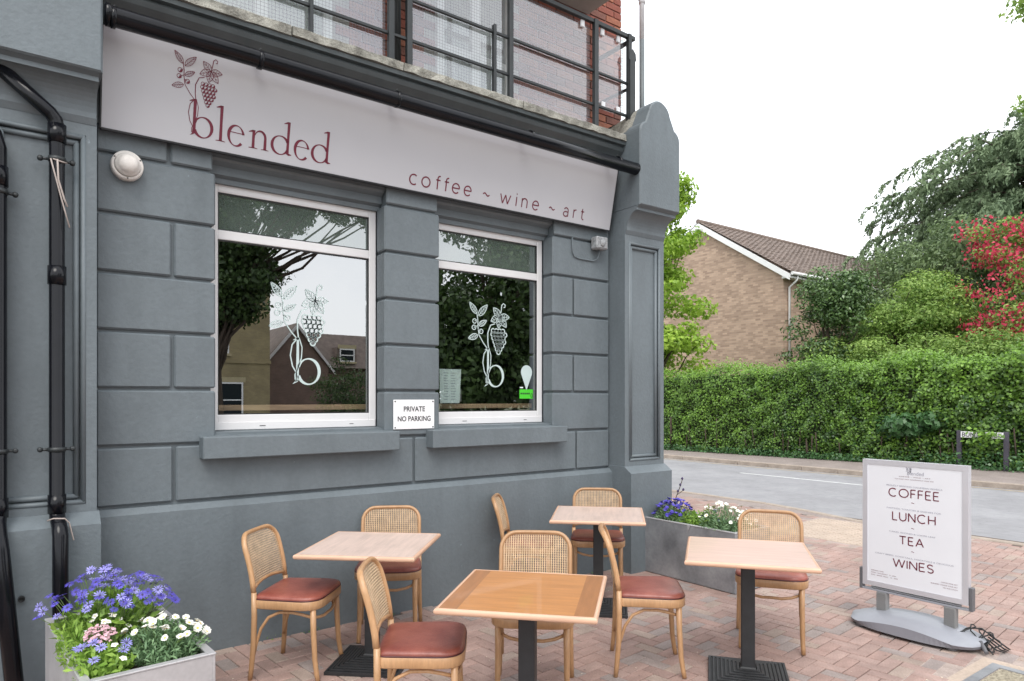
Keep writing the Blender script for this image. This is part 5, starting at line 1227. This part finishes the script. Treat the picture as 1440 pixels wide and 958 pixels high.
# ------------------------------------------------------------------ brick house beyond the hedge
hs = thing('brick_house', (25.7, 19.5, 0), 'pale brown brick house with white bargeboards and a brown tiled roof', 'house')
hx, ya, ye, yl, za, ze, hx2 = 24.5, 19.23, 15.25, 23.2, 9.30, 6.75, 46.0
mb = MB(); mb.prism([(hx, ye, 0), (hx, ye, ze), (hx, ya, za - .1), (hx, yl, ze), (hx, yl, 0)], (hx2 - hx, 0, 0)); mb.build('wall', HOUSEB, hs, off='world')
rf = MB()
def tiles(y0, z0, y1, z1):
    nrow, ncol = 24, 62; L = math.hypot(y1 - y0, z1 - z0); dy, dz = (y1 - y0) / L, (z1 - z0) / L; nz_ = (-dz, dy) if y1 > y0 else (dz, -dy)
    if nz_[1] < 0: nz_ = (-nz_[0], -nz_[1])
    for r in range(nrow):
        a, b = L * r / nrow - .03, L * (r + 1) / nrow + .02
        for c in range(ncol):
            xa = hx - .18 + (hx2 - hx) * c / ncol; xb_ = hx - .18 + (hx2 - hx) * (c + 1) / ncol - .02; j = random.uniform(0, .012)
            q = lambda x, t, o: (x, y0 + dy * t + nz_[0] * o, z0 + dz * t + nz_[1] * o)
            xm = (xa + xb_) / 2
            rf.add([q(xa, a, .075 + j), q(xm, a, .10 + j), q(xb_, a, .075 + j), q(xb_, b, .05), q(xm, b, .075), q(xa, b, .05), q(xa, a, .04), q(xb_, a, .04)], [(0, 1, 4, 5), (1, 2, 3, 4), (6, 7, 2, 1, 0)])
tiles(ye - .35, ze - .22, ya, za); tiles(yl + .35, ze - .22, ya, za)
ro = rf.build('roof', TILE, hs, recalc=False, off='world'); ro['kind'] = 'stuff'
mb = MB(); mb.prism([(hx - .15, ye - .33, ze - .24), (hx - .15, ya, za - .02), (hx - .15, yl + .33, ze - .24), (hx - .15, yl + .33, ze - .30), (hx - .15, ya, za - .08), (hx - .15, ye - .33, ze - .30)], (hx2 - hx, 0, 0)); mb.build('roof_deck', TILE, ro, off='world')
mb = MB(); mb.tube([(hx - .2, ya, za + .09), (hx2, ya, za + .09)], .11, 8); mb.build('ridge', TILE, ro, off='world')
for s, yy_ in ((1, ye - .40), (-1, yl + .40)):
    mb = MB(); mb.prism([(hx - .20, yy_, ze - .30), (hx - .20, ya, za + .02), (hx - .20, ya, za - .24), (hx - .20, yy_ + s * .03, ze - .52)], (.05, 0, 0)); mb.build('bargeboard', BARGE, hs, off='world')
mb = MB(); mb.box(hx - .14, hx2, ye - .36, ye - .02, ze - .42, ze - .34); mb.build('soffit', BARGE, hs, off='world')
mb = MB(); mb.tube([(hx - .1, ye - .44, ze - .26), (hx2, ye - .44, ze - .26)], .07, 8); mb.build('gutter', BARGE, hs, off='world')
mb = MB(); mb.tube([(hx + .35, ye - .40, ze - .34), (hx + .33, ye - .36, ze - .50), (hx + .3, ye - .08, ze - .72), (hx + .3, ye - .08, 0)], .045, 8); mb.build('rainwater_pipe', BARGE, hs, off='world')

# ------------------------------------------------------------------ the other side of the street, seen only as reflections in the shop windows
def house_window(t, x0, x1, y, z0, z1):
    f = MB(); a = .09; f.box(x0, x0 + a, y - .05, y + .06, z0, z1); f.box(x1 - a, x1, y - .05, y + .06, z0, z1); f.box(x0 + a, x1 - a, y - .05, y + .06, z0, z0 + a); f.box(x0 + a, x1 - a, y - .05, y + .06, z1 - a, z1); f.box(x0 + a, x1 - a, y - .05, y + .05, (z0 + z1) / 2 - .04, (z0 + z1) / 2 + .04)
    w = f.build('window', BARGE, t, off='world'); p = MB(); p.add([(x0, y + .02, z0), (x1, y + .02, z0), (x1, y + .02, z1), (x0, y + .02, z1)], [(0, 1, 2, 3)]); p.build('pane', mat('dark_house_glass', (.02, .025, .03), .05, 0), w, recalc=False, off='world')
    s = MB(); s.box(x0 - .12, x1 + .12, y - .02, y + .14, z0 - .14, z0 - .003); s.box(x0 - .14, x1 + .14, y - .02, y + .05, z1 + .003, z1 + .3); s.build('lintel_and_sill', mat('stone_dressing', (.42, .36, .22), .8), t, off='world')
yh = thing('yellow_brick_house', (9.5, -33.5, 0), 'yellow brick house reflected at the left of the left shop window', 'house')
mb = MB(); mb.box(4, 12.9, -40, -32.7, 0, 8.6); mb.box(4, 12.95, -32.69, -32.62, 3.75, 3.95); mb.build('wall', YELLOWB, yh, off='world')
mb = MB(); mb.prism([(3.7, -32.2, 8.6), (3.7, -36.3, 11.4), (3.7, -40.4, 8.6)], (9.5, 0, 0)); mb.build('roof', TILE, yh, off='world')
for a in ((9.6, 11.3, .5, 2.6), (9.2, 10.5, 4.3, 6.0), (6, 7.5, .5, 2.6), (6, 7.5, 4.3, 6.0)): house_window(yh, a[0], a[1], -32.66, a[2], a[3])
gh = thing('gabled_house', (16.4, -39, 0), 'brown brick house with pale bargeboards reflected behind the window lettering', 'house')
mb = MB(); mb.prism([(14.1, -38, 0), (14.1, -38, 3.9), (16.4, -38, 6.7), (18.7, -38, 3.9), (18.7, -38, 0)], (0, -6, 0)); mb.box(18.71, 27, -44, -41, 0, 4.1); mb.build('wall', BROWNB, gh, off='world')
for s in (-1, 1):
    mb = MB(); mb.prism([(16.4, -37.8, 6.95), (16.4 + s * 2.75, -37.8, 3.6), (16.4 + s * 2.75, -37.8, 3.35), (16.4, -37.8, 6.65)], (0, -.08, 0)); mb.build('bargeboard', mat('pale_bargeboard', (.6, .58, .58), .5), gh, off='world')
    mb = MB(); mb.prism([(16.4, -37.9, 6.98), (16.4 + s * 2.75, -37.9, 3.63), (16.4 + s * 2.75, -37.9, 3.53), (16.4, -37.9, 6.86)], (0, -6.5, 0)); mb.build('roof', TILE, gh, off='world')
mb = MB(); mb.prism([(16.4, -40.4, 4.0), (16.4, -42.5, 6.75), (16.4, -44.6, 4.0)], (12, 0, 0)); mb.box(20.4, 22.0, -41.6, -40.6, 4.4, 5.6); mb.build('side_roof', TILE, gh, off='world')
house_window(gh, 20.6, 21.8, -40.56, 4.5, 5.5)
mound('reflected_shrub', (13.9, -23.5, 0), 'round green shrub reflected at the right of the left shop window', 'shrub', [(0, 0, 1.9, 1.5, 1.5, 1.7)], 4200, .14, DARKT, nclump=26, csize=.6)
tree('reflected_oak', (5.6, -14.5, 0), 'dark leafy tree across the street reflected in the left shop window', 'tree', [(.3, 0, 6.3, 1.9, 2.0, 2.5), (.3, 0, 5.6, 1.7, 2.0, 1.6), (2.6, 0, 8.9, 3.8, 2, 1.5), (2.0, .5, 8.3, 3.6, 2, .9)], 130, .6, 26000, .17, DARKT, .22, aspect=.6)
tree('reflected_beech', (15.5, -12.5, 0), 'broad dark tree across the street reflected in the right shop window', 'tree', [(0, 0, 5.6, 4.0, 3.6, 4.6), (-1.5, 1.5, 3.2, 3.0, 2.2, 2.4), (2.5, 1.0, 8.5, 3.5, 3, 3.2)], 140, 1.05, 42000, .24, DARKT, .3, aspect=.6)
mb = MB(); mb.box(-60, 60, -17.2, -14.5, -.15, 0); o = mb.build('opposite_pavement', ASPHP); o['kind'] = 'structure'
# weeds in the joint along the wall foot
n = 240; xs = rng.uniform(.5, 4.4, n); P = np.column_stack([xs, 4.662 - rng.random(n) * .02, rng.random(n) ** 2 * .03]); keep = np.sin(xs * 9) + np.sin(xs * 23) > .3
o = leaf_mesh('wall_foot_weeds', P[keep], rng.normal(size=(keep.sum(), 3)) + np.array([0, -.5, .5]), np.full(keep.sum(), .016), GRN, None, None, .4); o['kind'] = 'stuff'
